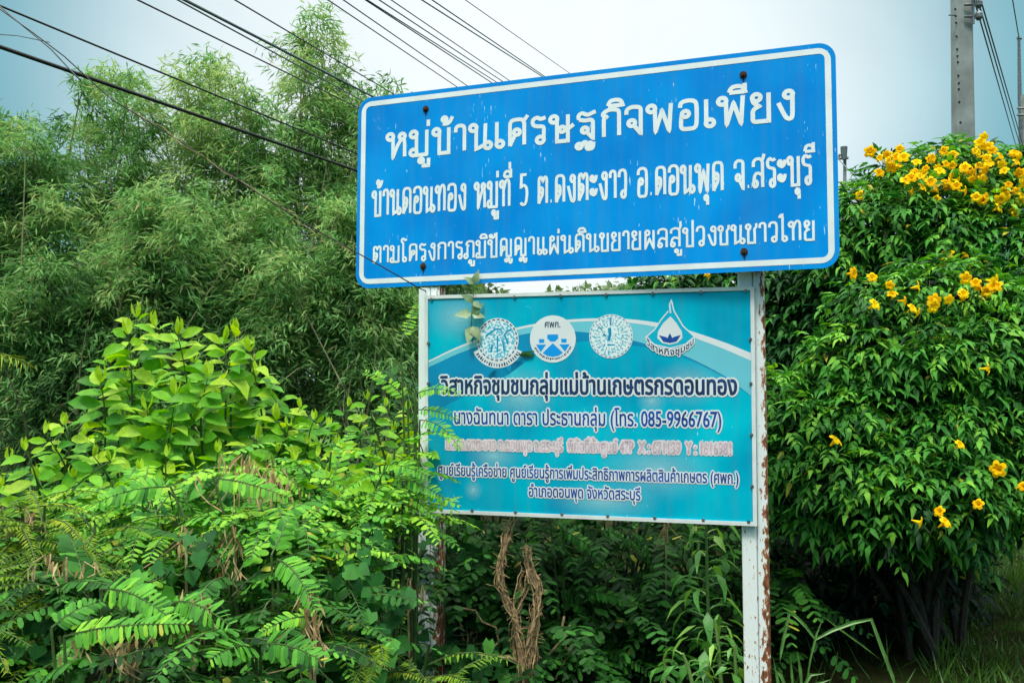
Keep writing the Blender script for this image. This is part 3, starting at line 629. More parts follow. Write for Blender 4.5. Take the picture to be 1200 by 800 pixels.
# ------------------------------------------------------------------ plants
UP = Vector((0, 0, 1))
def rv(s=1): return Vector((rnd.gauss(0, s), rnd.gauss(0, s), rnd.gauss(0, s)))
def bez(a, b, c, n):
    return [a*(1-t)**2+b*2*t*(1-t)+c*t*t for t in [i/n for i in range(n+1)]]
def frond(L, mb, base, d, length, pairs, ll, lw, tint, droop=.25, start=.12, lift=.12, sweep=.35, taper=.35, nrm=None):
    """a feather-shaped leaf: a drooping rachis with a pair of leaflets at every node"""
    d = Vector(d).normalized(); side = d.cross(UP)
    side = side.normalized() if side.length > .05 else Vector((1,0,0))
    if nrm is not None: side = d.cross(nrm).normalized()
    up = side.cross(d).normalized(); bend_ = rnd.gauss(0, .10); weak = rnd.random()
    pts = [base + d*length*t + up*length*(lift*math.sin(t*math.pi)*.6) - UP*length*droop*t*t + side*bend_*length*t*t for t in [i/6 for i in range(7)]]
    if mb is not None: mb.tube(pts, [.0035*(1-.7*i/6) for i in range(7)], 4, 0, False)
    for i in range(pairs):
        t = start+(1-start)*(i+.5)/pairs; k = min(int(t*6), 5); fr_ = t*6-k
        p = pts[k].lerp(pts[k+1], fr_); td = (pts[k+1]-pts[k]).normalized()
        u2 = side.cross(td).normalized()
        s_ = math.sin(math.pi*min(.15+.95*t, 1)**.8)*taper+(1-taper)
        if t > .8: s_ *= 1-1.6*(t-.8)
        for sg in (-1, 1):
            if rnd.random() < (.04 if weak < .75 else .16): continue
            dd = side*sg + td*(sweep+.25*t) - u2*rnd.uniform(.0, .45) + rv(.10)
            L.add(p, dd, u2+side*sg*.25+rv(.2), ll*s_*rnd.uniform(.8, 1.1), lw*s_*rnd.uniform(.8, 1.15), min(1, max(0, tint+rnd.gauss(0, .11))))

# ---- bamboo
def bamboo(tips, base, dens, tint, label, spread=.42, low=.12):
    bx = empty('bamboo_clump', (base.x, base.y, 0), label, 'bamboo', 'bamboo clumps behind the sign')
    L = Leaves(); mb = MB()
    for tp in tips:
        b0 = Vector((base.x+rnd.gauss(0,.35), base.y+rnd.gauss(0,.35), -.05))
        mid = Vector((b0.x*.75+tp.x*.25, b0.y*.75+tp.y*.25, tp.z*.78))
        c = bez(b0, mid, tp, 14)
        mb.tube(c, [.032*(1-.93*i/14)+.002 for i in range(15)], 5, 0, False)
        ct = tint+rnd.gauss(0, .13)
        if rnd.random() < .6:       # a bare cane leaning among the leafy ones
            e_ = tp+Vector((rnd.gauss(0,.5), -.5+rnd.gauss(0,.3), -rnd.uniform(.3, 1.8))); f_ = b0+Vector((rnd.gauss(0,.6), -.3, 0))
            mb.tube(bez(f_, f_.lerp(e_, .5)+Vector((rnd.gauss(0,.25), 0, .2)), e_, 8), [.020*(1-.8*i/8) for i in range(9)], 5, 0, False)
        for i in range(int(dens*.78)):
            t = low+(1-low)*rnd.random()**.9; k = min(int(t*14), 13); p = c[k].lerp(c[k+1], t*14-k)
            a = rnd.random()*math.tau
            out = Vector((math.cos(a), math.sin(a), 0)); sl_ = (spread*(1.25-.95*t)+.10)*rnd.uniform(.4, 2.1)
            tip = p+out*sl_+Vector((0, 0, sl_*rnd.uniform(-.9, .15)))
            tw = bez(p, p+out*sl_*.55+Vector((0,0,sl_*.35)), tip, 4)
            if rnd.random() < .3: mb.tube(tw, .004, 3, 0, False)
            # tufts along the twig, each of one tint, darkened low down to paint shade
            tb = ct+.08+rnd.gauss(0, .19)+.30*(t-.55)
            for j in range(3):
                m = rnd.randint(11, 17); q0 = np.array(list(tw[min(4, 1+j+rnd.randint(0, 1))]))
                q = q0+rng.normal(0, 1, (m, 3))*np.array([.075, .075, .06])
                dd = rng.normal(0, .55, (m, 3)) + np.array([out.x*.8, out.y*.8, -.38])
                L.extend(q, dd, rng.normal(0, .6, (m, 3))+np.array([0, -.4, .7]), rng.uniform(.09, .18, m), rng.uniform(.016, .028, m), np.clip(tb+rng.normal(0, .08, m), 0, 1))
    mb.build('culms', M['culm'], bx); L.build('foliage', KITE, M['bamboo'], bx)
BAM = [   # base pixel x, depth, tips (px, py), sprays a culm, tint, label
 (20, 12.0, [(-30,130),(0,142),(22,138),(45,158),(65,190),(-60,180),(70,225),(15,200),(0,260),(40,240)], 84, .50, 'olive bamboo clump cut by the left edge, behind the broad-leaved shrub'),
 (105, 13.0, [(102,86),(125,92),(155,82),(160,120),(92,140),(130,150),(168,190),(80,200),(115,220),(142,235),(185,215),(190,240)], 84, .54, 'bamboo clump with a tuft leaning left under the black cables'),
 (165, 11.3, [(140,275),(175,250),(205,215),(165,225),(230,240),(120,310),(250,285),(190,320)], 100, .66, 'lower pale green bamboo clump standing in front of the tall ones, upright tip behind shrub'),
 (265, 13.2, [(212,85),(235,74),(252,60),(270,82),(286,108),(232,120),(310,140),(262,150),(215,165),(325,190),(335,150),(200,200),(300,180)], 80, .70, 'tall bamboo clump with a round light green top left of the bare gap'),
 (300, 11.6, [(265,250),(300,235),(330,262),(285,290),(345,300),(310,330),(250,330),(360,345)], 95, .56, 'mid-height bamboo clump with slanting pale culms below the tall clumps'),
 (385, 13.6, [(350,70),(358,42),(367,14),(380,48),(396,85),(372,95),(345,130),(410,125),(395,160),(430,160),(425,100),(330,185),(400,200)], 76, .66, 'tallest bamboo clump with a thin spire just left of the blue board'),
 (425, 11.9, [(395,240),(430,220),(455,255),(410,285),(440,305),(470,290),(385,320),(480,340)], 95, .50, 'dark green bamboo clump reaching behind the lower left corner of the blue board'),
 (480, 13.0, [(440,105),(462,92),(482,118),(500,150),(470,165),(510,200),(520,250),(455,205),(530,310)], 78, .60, 'bamboo clump half hidden behind the left end of the blue board'),
 (70, 11.0, [(20,320),(60,310),(95,330),(40,350),(-20,340),(120,350),(80,375)], 95, .40, 'low dark bamboo clump at the left, above the feathery fronds'),
]
for bx_, d_, tips, dn, ti, lab in BAM:
    b_ = P(bx_, 470, d_); bamboo([P(x, y, d_+rnd.uniform(-.7, .7)) for x, y in tips], b_, dn, ti, lab)

# ---- far trees that close the horizon
def far_tree(px, py, d, wd, label):
    top = P(px, py, d); g = Vector((top.x, top.y, 0)); h = top.z
    t = empty('tree', g, label, 'tree', 'trees far behind the sign'); mb = MB()
    mb.tube([g-UP*.1, g+Vector((.1,0,h*.3)), g+Vector((-.1,.1,h*.75))], [h*.035, h*.026, h*.01], 7)
    L = Leaves(); lumps = []
    for i in range(11):
        a = rnd.random()*math.tau; rr = wd*.5*rnd.random()**.6; z = h*rnd.uniform(.3, .9)
        lumps.append((g+Vector((math.cos(a)*rr, math.sin(a)*rr, z)), h*rnd.uniform(.12, .2)))
        mb.tube([g+UP*h*.3, g+UP*(z*.7)+Vector((math.cos(a)*rr*.4, math.sin(a)*rr*.4, 0)), lumps[-1][0]], [h*.014, h*.01, h*.004], 5)
    for c, r in lumps:
        m = 330; v = rng.normal(0, 1, (m, 3)); v /= np.linalg.norm(v, axis=1, keepdims=True)
        v *= (rng.random((m, 1))**.4)*r*np.array([1.25, 1.25, .85]); q = v+np.array(c)
        q[:, 2] = np.clip(q[:, 2], .2, h)
        L.extend(q, rng.normal(0, 1, (m, 3))+np.array([0, 0, -.4]), rng.normal(0, .7, (m, 3))+np.array([0, 0, .7]), rng.uniform(.25, .5, m), rng.uniform(.13, .25, m), np.clip(rng.normal(.45, .2, m)+.3*v[:, 2]/r, 0, 1))
    mb.build('trunk', M['wood'], t); L.build('crown', KITE, M['far'], t)
for a in ((560,314,36,8,'distant tree seen through the gap between the two boards, at its left end'),(640,320,40,8,'distant rounded tree in the middle of the gap between the boards'),(735,327,42,7,'low distant tree in the gap, right of the rounded one'),
          (470,300,34,8,'distant tree behind the bamboo and the left end of the blue board'),(820,330,38,7,'distant tree behind the yellow-flowered shrub near the right post'),(330,390,30,9,'distant tree glimpsed through the bamboo culms'),(180,395,31,9,'distant tree behind the left bamboo clumps'),
          (30,390,31,9,'distant tree behind the olive bamboo at the left edge'),(960,330,36,9,'distant tree behind the dark shrub right of the post'),(1120,330,38,9,'distant tree hidden behind the flowering shrub'),(1240,330,38,9,'distant tree past the right edge behind the flowering shrub'),(1340,345,40,10,'distant tree well past the right edge'),(1430,340,42,10,'farthest tree past the right edge')):
    far_tree(*a)

# ---- broad-leaved shrub, bright lime
def broad_shrub(base, shoots, label, size=.168, group='broad-leaved shrubs at the left'):
    t = empty('broadleaf_shrub', base, label, 'shrub', group); L = Leaves(); mb = MB()
    for tip, ln in shoots:
        foot = Vector((tip.x+rnd.gauss(0,.12), tip.y+rnd.uniform(0,.25), max(tip.z-ln, .2)))
        lean = Vector((rnd.gauss(0,.07), rnd.gauss(-.04,.05), 0))
        c = bez(foot, foot.lerp(tip, .6)-lean, tip, 10)
        mb.tube([base+Vector((rnd.gauss(0,.1), rnd.gauss(0,.1), -.03)), base.lerp(foot, .55)+rv(.04), foot], [.014, .011, .008], 5, 0, False)
        mb.tube(c, [.008*(1-.75*i/10) for i in range(11)], 5, 0, False)
        n = int(ln/.028); a0 = rnd.uniform(-.5, .5)
        for i in range(n):
            f = (i+.5)/n; k = min(int(f*10), 9); p = c[k].lerp(c[k+1], f*10-k)
            sg = 1 if i % 2 else -1; a = a0+rnd.gauss(0, .45)
            out = Vector((math.cos(a)*sg, math.sin(a)*sg*.9-.25, 0)).normalized()
            young = max(0, (f-.72)/.28)
            dd = out + UP*(-.05+.6*young-.2*(1-f)+rnd.gauss(0,.18)) + Vector((0,-.25,0))
            l = size*(1-.45*young)*rnd.uniform(.78, 1.12)*(.85+.15*f)
            L.add(p+out*.015, dd, UP*.8+out*.25+rv(.42)+Vector((0,-.65,0)), l, l*rnd.uniform(.44,.54), min(1, max(0, .44+.26*f+.32*young*rnd.random()+rnd.gauss(0,.2))))
        for _ in range(3):
            a = rnd.random()*math.tau; L.add(tip, Vector((math.cos(a)*.5, math.sin(a)*.5, 1)), Vector((math.cos(a),math.sin(a),.4)), size*.5, size*.17, .92)
    mb.build('stems', M['stem'], t, smooth=True); L.build('foliage', BROAD, M['shrub'], t)
def shoots(lst, d): return [(P(x, y, d+rnd.uniform(-.25,.25)), l) for x, y, l in lst]
broad_shrub(P(215, 700, 4.9)*1, shoots([(160,372,.75),(150,392,.6),(182,383,.75),(208,392,.8),(276,392,.62),(262,400,.6),(292,412,.6),(130,425,.6),(118,448,.6),(145,450,.6),(176,430,.7),(226,425,.8),(244,442,.6),(300,440,.5),(318,462,.5),(205,462,.7),(172,480,.6),(258,470,.6),(284,478,.6),(228,492,.6),(140,498,.5),(325,492,.5),(196,508,.5),(265,512,.5),(300,515,.4),(165,525,.4)], 4.75),
            'tall bright lime shrub with big pointed leaves rising above the hedge at the left')
broad_shrub(P(350, 720, 4.6), shoots([(352,478,.4),(368,492,.4),(338,500,.4),(385,500,.35),(360,520,.4),(325,530,.35),(395,522,.3)], 4.5), 'small lime shrub right of the tall one, pale stems behind the fronds', .11)
broad_shrub(P(455, 720, 4.7), shoots([(408,476,.4),(430,468,.4),(452,476,.45),(478,480,.5),(420,500,.4),(462,505,.4),(440,520,.4),(490,515,.3)], 4.7), 'small-leaved bright shrub just left of the left post', .10)
broad_shrub(P(60, 760, 4.2), shoots([(52,508,.4),(75,498,.4),(98,512,.4),(30,528,.35),(10,540,.35),(66,530,.4),(110,535,.35),(42,560,.3),(85,560,.3),(0,572,.3)], 4.1), 'yellowish green shrub low at the left edge', .12)

broad_shrub(P(200, 760, 4.0), shoots([(130,540,.35),(165,552,.35),(195,535,.4),(228,545,.35),(255,530,.35),(180,575,.3),(215,580,.3),(150,585,.3),(240,575,.3)], 3.95), 'lime shrub with middling leaves at the foot of the tall shrub', .115)
broad_shrub(P(400, 760, 4.1), shoots([(345,540,.3),(372,535,.3),(402,530,.3),(430,535,.35),(455,545,.3),(385,560,.3),(420,565,.3)], 4.05), 'low bright shrub between the dry tuft and the turquoise board', .10)

# ---- feather-leaved hedge plants
def frond_plant(px, py, d, n, label, ln=(.26,.42), tint=.55, facing=-.5, spread=1.0, stems=3, dry=0, ll=.054, lw=.0205, pairs=(12,18), mat='frond', h=.28, name='feather_leaf_plant', shape=OBLONG, cat='plant', dr=.25):
    c = P(px, py, d); g = Vector((c.x, c.y+.15, 0))
    t = empty(name, g, label, cat, 'feather-leaved plants in the hedge'); L = Leaves(); mb = MB(); D = Leaves()
    tips = [c+Vector((rnd.gauss(0,.10*spread), rnd.gauss(0,.10), rnd.uniform(-.12,.08))) for _ in range(stems)]
    for q in tips: mb.tube([g+Vector((rnd.gauss(0,.04), rnd.gauss(0,.04), -.03)), g.lerp(q, .6)+rv(.04), q], [.012,.009,.005], 5, 0, False)
    for i in range(int(n*2.6)):
        q = tips[i % stems]; a = rnd.random()*math.tau
        dd = Vector((math.cos(a)*spread, math.sin(a)*.8+facing, rnd.uniform(-.05,.5)))
        frond(L, mb, q-UP*h*rnd.random(), dd, rnd.uniform(*ln), rnd.randint(*pairs), ll*rnd.uniform(.85,1.15), lw, tint+(.10 if py < 600 else (.04 if py < 640 else -.08))+rnd.gauss(0,.15), droop=dr+rnd.uniform(-.12,.2))  # hedge brightness put into the tint: paler high up, darker low
    mb.build('stems', M['stem'], t); L.build('foliage', shape, M[mat], t)
    for i in range(dry):
        q = c+Vector((rnd.gauss(0,.14), rnd.gauss(-.08,.08), rnd.uniform(-.2,.08)))
        for _ in range(7): D.add(q+rv(.025), Vector((rnd.gauss(0,.4), rnd.gauss(-.2,.3), -1)), Vector((0,-1,.2))+rv(.5), rnd.uniform(.03,.08), rnd.uniform(.005,.012), rnd.random())
    if dry: D.build('dead_leaves', KITE, M['dry'], t)
FP = [
 (150,570,4.0,13,.58,0,'blue-green feathery plant under the tall lime shrub'),(235,555,3.9,14,.62,0,'bright feathery plant between the tall shrub and the dry tuft'),
 (325,545,3.9,14,.68,3,'pale feathery plant around the straw-coloured dry tuft'),(375,545,4.0,12,.74,0,'pale feathery plant left of the lower board'),
 (430,545,4.1,9,.72,0,'feathery plant against the lower left edge of the turquoise board'),(70,580,3.7,11,.45,1,'dull feathery plant at the left edge below the yellowish shrub'),
 (200,610,3.5,13,.60,1,'feathery plant in the middle of the left hedge'),(275,605,3.5,13,.62,2,'feathery plant with brown withered tips in mid hedge'),
 (350,600,3.6,13,.60,2,'feathery plant with reddish dead stalks right of mid hedge'),(395,610,3.8,11,.66,1,'feathery plant with long fronds in front of the left post'),
 (30,640,3.2,10,.42,2,'olive feathery plant with a curled brown leaf at the left edge'),(120,650,3.1,10,.50,2,'feathery plant behind the long front frond'),
 (370,655,3.4,11,.6,1,'fresh green feathery plant below the left post foliage'),(440,580,4.2,6,.66,0,'feathery plant tucked behind the lower board corner'),
 (300,665,3.1,10,.50,2,'shaded feathery plant above the twin front fronds'),(60,720,2.8,8,.45,1,'feathery plant in the bottom left corner'),
 (350,725,2.9,9,.42,1,'dark feathery plant at the bottom edge'),
 (220,745,2.7,7,.40,2,'feathery plant in deep shade at the bottom edge with withered leaves'),
 (410,730,3.3,8,.48,2,'shaded feathery plant beside the foot of the left post')]
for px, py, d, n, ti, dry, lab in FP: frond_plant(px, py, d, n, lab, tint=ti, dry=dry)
# fine-leaved thorny creepers, yellowish
for px, py, d, lab in ((55,610,3.3,'yellowish fine-leaved plant at the left side of the hedge'),(95,640,3.2,'olive fine-leaved plant beside the curled brown leaf'),(450,745,3.2,'yellow-green fern-like plant at the bottom, left of the left post'),(25,690,3.0,'fine-leaved plant at the left edge near the bottom')):
    frond_plant(px, py, d, 14, lab, ln=(.28,.42), tint=.5, ll=.042, lw=.009, pairs=(18,26), mat='fern', shape=KITE, name='fine_leaf_plant')
# plants whose fronds stand out singly in front
def single_fronds(name, label, lst, d, mat='frond', ll=.056, lw=.0185, foot=None):
    c = P(*lst[0][0], d); g = Vector((c.x, c.y+.1, 0)) if foot is None else foot
    t = empty(name, g, label, 'plant', 'feather-leaved plants in the hedge'); L = Leaves(); mb = MB()
    for (a, b, dz, pairs, ti, k) in [(x[0], x[1], x[2], x[3], x[4], x[5]) for x in lst]:
        p0 = P(*a, d); p1 = P(*b, d+dz); dv = p1-p0; ln = dv.length
        mb.tube([g, g.lerp(p0, .6)+UP*.03, p0], [.008,.006,.004], 5, 0, False)
        frond(L, mb, p0, dv+UP*.12*ln, ln, int(pairs*1.6), ll*k, lw*k, ti, droop=.14, nrm=Vector((0,-.72,.7)), start=.1, lift=.1)
    mb.build('stems', M['stem'], t); L.build('foliage', OBLONG, M[mat], t)
single_fronds('feather_leaf_plant', 'pair of long clean fronds pointing right low in the left hedge', [((118,690),(215,715),-.15,13,.66,1.0),((205,705),(272,728),-.2,9,.62,.95)], 2.75)
single_fronds('feather_leaf_plant', 'flat yellow-green frond lying near the bottom left', [((75,745),(215,750),-.1,16,.72,.9),((60,735),(120,700),.1,10,.5,.8)], 2.6)
single_fronds('feather_leaf_plant', 'two broad blue-green fronds at the bottom edge', [((300,760),(240,768),-.2,9,.56,1.05),((305,755),(385,770),-.15,12,.5,1.0)], 2.65)
single_fronds('feather_leaf_plant', 'drooping frond with even leaflets left of the left post', [((325,655),(382,700),-.2,12,.60,.95),((318,650),(352,600),.1,9,.55,.85)], 3.0)
single_fronds('feather_leaf_plant', 'small pale frond pointing left near the bottom of the hedge', [((365,722),(305,735),-.1,10,.74,.65)], 2.8)
single_fronds('feather_leaf_plant', 'long fronds lying across the middle of the left hedge', [((360,610),(260,635),-.1,14,.6,1.0),((200,570),(110,590),-.1,13,.66,1.0),((250,560),(330,590),-.1,12,.7,.9)], 3.3)
# fronds that reach in front of the lower board
single_fronds('feather_leaf_plant', 'light green fronds reaching over the left edge of the turquoise board', [((478,470),(428,428),.1,11,.80,.62),((486,462),(540,458),-.15,9,.78,.55),((492,492),(548,514),-.2,11,.85,.62),((488,480),(536,492),-.1,8,.7,.5),((470,400),(502,352),.3,9,.9,.5)], 4.3, ll=.075, lw=.024)
single_fronds('feather_leaf_plant', 'soft green fronds covering the lower left corner of the turquoise board', [((455,560),(522,582),-.2,12,.62,.9),((450,572),(515,596),-.15,12,.66,.85),((445,545),(505,560),-.2,10,.6,.8),((478,610),(520,640),-.2,9,.55,.8)], 4.1)

# ---- understorey behind and below the lower board; hidden bushes added as a shading mass
def dark_bush(px, py, d, wd, label, n=70, tint=.25):  # low tint darkens every leaf, painting shade into the bushes
    c = P(px, py, d); g = Vector((c.x, c.y, 0)); t = empty('understorey_bush', g, label, 'bush', 'dark bushes below and behind the boards')
    L = Leaves(); mb = MB()
    for i in range(n):
        p = Vector((g.x+rnd.uniform(-wd,wd), g.y+rnd.uniform(-.35,.6), c.z*rnd.uniform(.08,1)**.8))
        if i % 3 == 0: mb.tube([g, Vector((g.x*.5+p.x*.5, g.y, p.z*.6)), p], [.01,.007,.003], 4, 0, False)
        frond(L, None, p, Vector((rnd.gauss(0,.7), rnd.gauss(-.5,.5), rnd.uniform(-.3,.4))), rnd.uniform(.25,.4), 9, .075, .03, tint+rnd.gauss(0,.12), droop=.4)
    mb.build('stems', M['wood'], t); L.build('foliage', OBLONG, M['frond'], t)
for a in ((560,400,5.9,.75,'added shading bush hidden behind the left half of the turquoise board',90,.18),(720,392,6.0,.7,'added shading bush hidden behind the right half of the turquoise board',90,.18),(470,470,5.7,.7,'shaded bush behind the left post',80,.2),
          (380,500,5.6,.7,'shaded bush behind the pale feathery plants',70,.17),(640,560,5.5,.6,'low dark bush behind the dry vine bundle',60,.15),(820,420,6.2,.6,'dark bush behind the tall lance-leaved weed',70,.15),(250,560,5.6,.9,'shaded bush behind the tall lime shrub',70,.2),(90,540,5.4,.9,'shaded bush behind the yellowish shrub at the left',70,.2)):
    dark_bush(*a)
for a in ((545,610,5.1,.4,'low dark bush between the left post and the dry vines',110,.17),(650,620,5.3,.4,'low dark bush right behind the dry vine bundle',110,.17),(745,610,5.3,.4,'low dark bush under the right half of the turquoise board',110,.17),(700,700,5.0,.45,'lowest dark bush at the bottom edge below the board',90,.20),(850,620,5.3,.4,'low dark bush behind the foot of the right post',100,.20),(420,600,5.0,.5,'low dark bush behind the feathery plants at the left post',100,.17),
          (150,620,4.9,.7,'low shaded bush inside the hedge at the left',120,.14),(310,640,4.8,.7,'low shaded bush inside the hedge under the dry tuft',120,.14)):
    dark_bush(*a)
single_fronds('feather_leaf_plant', 'deep green fronds hanging below the turquoise board right of the dry vines', [((660,620),(700,655),-.1,10,.42,.8),((645,610),(680,640),.1,9,.36,.8),((680,690),(750,715),-.15,14,.52,.9),((700,620),(745,640),.1,9,.42,.8),((690,650),(730,690),.1,9,.3,.8),((740,625),(765,660),.1,8,.32,.8),((700,740),(735,790),.0,10,.3,.9),((650,690),(700,720),.1,9,.25,.8),((705,760),(770,790),-.2,10,.35,.9),((690,615),(650,640),.1,9,.3,.8)], 4.9)

# ---- creepers
def creeper(label, spots, size=.07, tint=.5, n_per=1, group='creeping vines', stems=True, name='creeping_vine'):
    b = spots[0]; t = empty(name, (b.x, b.y, 0), label, 'vine', group); L = Leaves(); mb = MB()
    for a, b_ in zip(spots, spots[1:]):
        if (b_-a).length < .45: mb.tube(bez(a, (a+b_)/2-UP*.04+rv(.02), b_, 5), .003, 4, 0, False)
    if len(mb.v) == 0: mb.tube([spots[0], spots[0]-UP*.1], .003, 4)
    for p in spots:
        for _ in range(n_per):
            L.add(p+rv(.03), Vector((rnd.gauss(0,.6), rnd.gauss(-.45,.3), rnd.gauss(-.6,.3))), Vector((rnd.gauss(0,.35), -1, .55)), size*rnd.uniform(.7,1.25), size*rnd.uniform(.75,1.05), min(1,max(0,tint+rnd.gauss(0,.2))))
    mb.build('stems', M['stem'], t); L.build('foliage', HEART, M['vine'], t)
def walk(x0, y0, x1, y1, d0, d1, n, j=14): return [P(x0+(x1-x0)*i/n+rnd.gauss(0,j), y0+(y1-y0)*i/n+rnd.gauss(0,j*.6), d0+(d1-d0)*i/n+rnd.uniform(-.05,.12)) for i in range(n+1)]
creeper('dark vine climbing the foot of the left post', walk(490,790,500,615,4.62,4.68,26,9), .07, .5, 1)
creeper('dark vine curtain between the left post and the dry vine bundle', walk(530,620,575,790,4.9,4.75,40,22), .075, .35, 2)
creeper('vine with rounded leaves hanging below the middle of the turquoise board', walk(560,610,575,720,4.85,4.85,20,10), .07, .5, 2)
creeper('leafy vine at the bottom edge left of the dry vine bundle', walk(520,760,600,795,4.6,4.5,22,14), .08, .5, 2)
creeper('heart-leaved vine low in the left hedge', walk(60,735,250,640,2.85,3.0,22,18), .06, .5, 1)
creeper('heart-leaved vine over the fronds left of the left post', walk(400,690,445,610,3.2,3.6,24,14), .07, .6, 2)
creeper('heart-leaved vine in the middle of the left hedge', walk(160,600,300,560,3.4,3.7,20,16), .06, .7, 1)
creeper('dark vine at the foot of the hedge near the bottom centre', walk(390,790,470,700,2.95,3.3,24,16), .07, .4, 2)
creeper('vine behind the long fronds at the bottom left corner', walk(10,790,120,700,2.75,2.95,24,16), .065, .35, 2)
# sprig hanging over the top edge of the lower board
sp = [on_lower(-.53, LH/2+.05, .02), on_lower(-.535, .50, .03), on_lower(-.54, .44, .03), on_lower(-.545, .38, .02), on_lower(-.54, .30, .02)]
tv = empty('vine_sprig', sp[0], 'thin vine sprig with pale leaves hanging over the top edge of the turquoise board', 'vine', 'creeping vines'); mb = MB(); mb.tube(sp, .0025, 4); L = Leaves()
for p, dx, dz, l, ti in ((sp[1],-.3,.2,.07,.8),(sp[1],.5,-.4,.06,.55),(sp[2],-1,.0,.085,.95),(sp[2],.6,.6,.075,.6),(sp[2],.8,-.2,.07,.9),(sp[3],-.2,-.8,.09,.95),(sp[3],.4,-.6,.085,.95),(sp[0],.2,.6,.07,.8),(sp[0],-.5,.4,.06,.8)):
    L.add(p, Vector((dx, -.25, dz)), Vector((.1,-1,.3)), l, l*.62, ti)
mb.build('stem', M['stem'], tv); L.build('leaves', LANCE, leafmat('sprig_leaf', [(0,(.05,.14,.05)),(.7,(.18,.30,.13)),(1,(.42,.50,.28))]), tv)
sp = [P(566,404,4.70), on_lower(-.31,.24,.012), on_lower(-.265,.243,.014)]
tv = empty('vine_sprig', sp[1], 'small twig with narrow leaves lying over the lower edge of the leftmost emblem', 'vine', 'creeping vines'); mb = MB(); mb.tube(sp[1:], .0022, 4); L = Leaves()
for i in range(7): L.add(sp[1].lerp(sp[2], i/6), Vector((1,-.1,.35 if i % 2 else -.3)), Vector((0,-1,.2)), .05, .013, .45)
mb.build('stem', M['stem'], tv); L.build('leaves', LANCE, M['vine'], tv)

# ---- dried vine bundle
tv = empty('dry_vine_bundle', P(618, 860, 4.7), 'bundle of dry brown twisted vines hanging below the turquoise board', 'vine'); mb = MB()
def strand(path, d, n, sp_, rad):
    pts = [P(x, y, d) for x, y in path]
    for i in range(n):
        ph = rnd.random()*math.tau; o1 = rv(sp_); tw = rnd.uniform(1.0,2.6)*rnd.choice((-1,1)); q = []; k = len(pts)-1
        for j in range(k*4+1):
            f = j/4; a = min(int(f), k-1); u = f-a
            p0, p1, p2, p3 = pts[max(a-1,0)], pts[a], pts[a+1], pts[min(a+2,k)]
            p = .5*((2*p1)+(p2-p0)*u+(2*p0-5*p1+4*p2-p3)*u*u+(3*p1-p0-3*p2+p3)*u**3)
            an = ph+tw*f; q.append(p+Vector((math.cos(an), math.sin(an), 0))*sp_*(.6+.8*abs(o1.x)/sp_*.5)+o1*.35+rv(.0025))
        a0 = rnd.randint(0, 3); q = q[a0:len(q)-rnd.randint(0, 4)]
        mb.tube(q, rad*rnd.uniform(.6,1.4), 4, 0, False)
        for p in q[::2]:
            if rnd.random() < .5: mb.tube([p, p+rv(.014)+Vector((rnd.uniform(-.03,.03),-.01,rnd.uniform(-.02,.02)))], rad*.45, 3, 0, False)
strand([(601,606),(594,630),(587,655),(585,680),(592,702),(602,722),(610,750),(613,790),(612,840)], 4.60, 17, .015, .0032)
strand([(618,640),(622,665),(630,690),(629,715),(622,745),(620,775),(620,840)], 4.58, 17, .018, .0032)
strand([(620,665),(612,690),(606,712),(608,745),(612,800),(614,850)], 4.62, 12, .022, .003)
strand([(630,700),(628,730),(624,765),(624,850)], 4.60, 12, .020, .003)
mb.tube([P(612,778,4.66), P(596,770,4.62), P(575,770,4.6), P(559,766,4.6)], [.016,.012,.010,.008], 7)
for q in ([(540,712),(556,715),(564,728),(582,735),(586,752),(572,765)],[(626,790),(645,765),(662,745),(668,732)],[(650,795),(664,770),(672,758),(684,744)],[(664,760),(658,738),(662,722)]): mb.tube([P(x+rnd.gauss(0,1), y, 4.7) for x, y in q], .006, 5)
mb.build('vines', M['straw'], tv)
# dry tufts in the hedge
def dry_tuft(px, py, d, n, label, w_=.05, h_=.2):
    c = P(px, py, d); t = empty('dry_plant_tuft', Vector((c.x, c.y, 0)), label, 'dry plant', 'withered tufts in the hedge'); L = Leaves(); mb = MB()
    mb.tube([Vector((c.x, c.y+.1, 0)), c-UP*.1, c+UP*.03], [.006,.005,.003], 4)
    for i in range(n):
        p = c+Vector((rnd.gauss(0,w_), rnd.gauss(0,.03), rnd.uniform(-.03,.06)))
        L.add(p, Vector((rnd.gauss(0,.35), rnd.gauss(-.15,.2), -1)), Vector((rnd.gauss(0,.5),-1,0)), h_*rnd.uniform(.25,.7), rnd.uniform(.004,.011), rnd.random())
        if i % 3 == 0: mb.tube(bez(p, p+Vector((rnd.gauss(0,.04),-.02,-h_*.4)), p+Vector((rnd.gauss(0,.06),-.02,-h_*rnd.uniform(.6,1))), 4), .0022, 3)
    mb.build('stalks', M['straw'], t); L.build('withered_leaves', KITE, M['dry'], t)
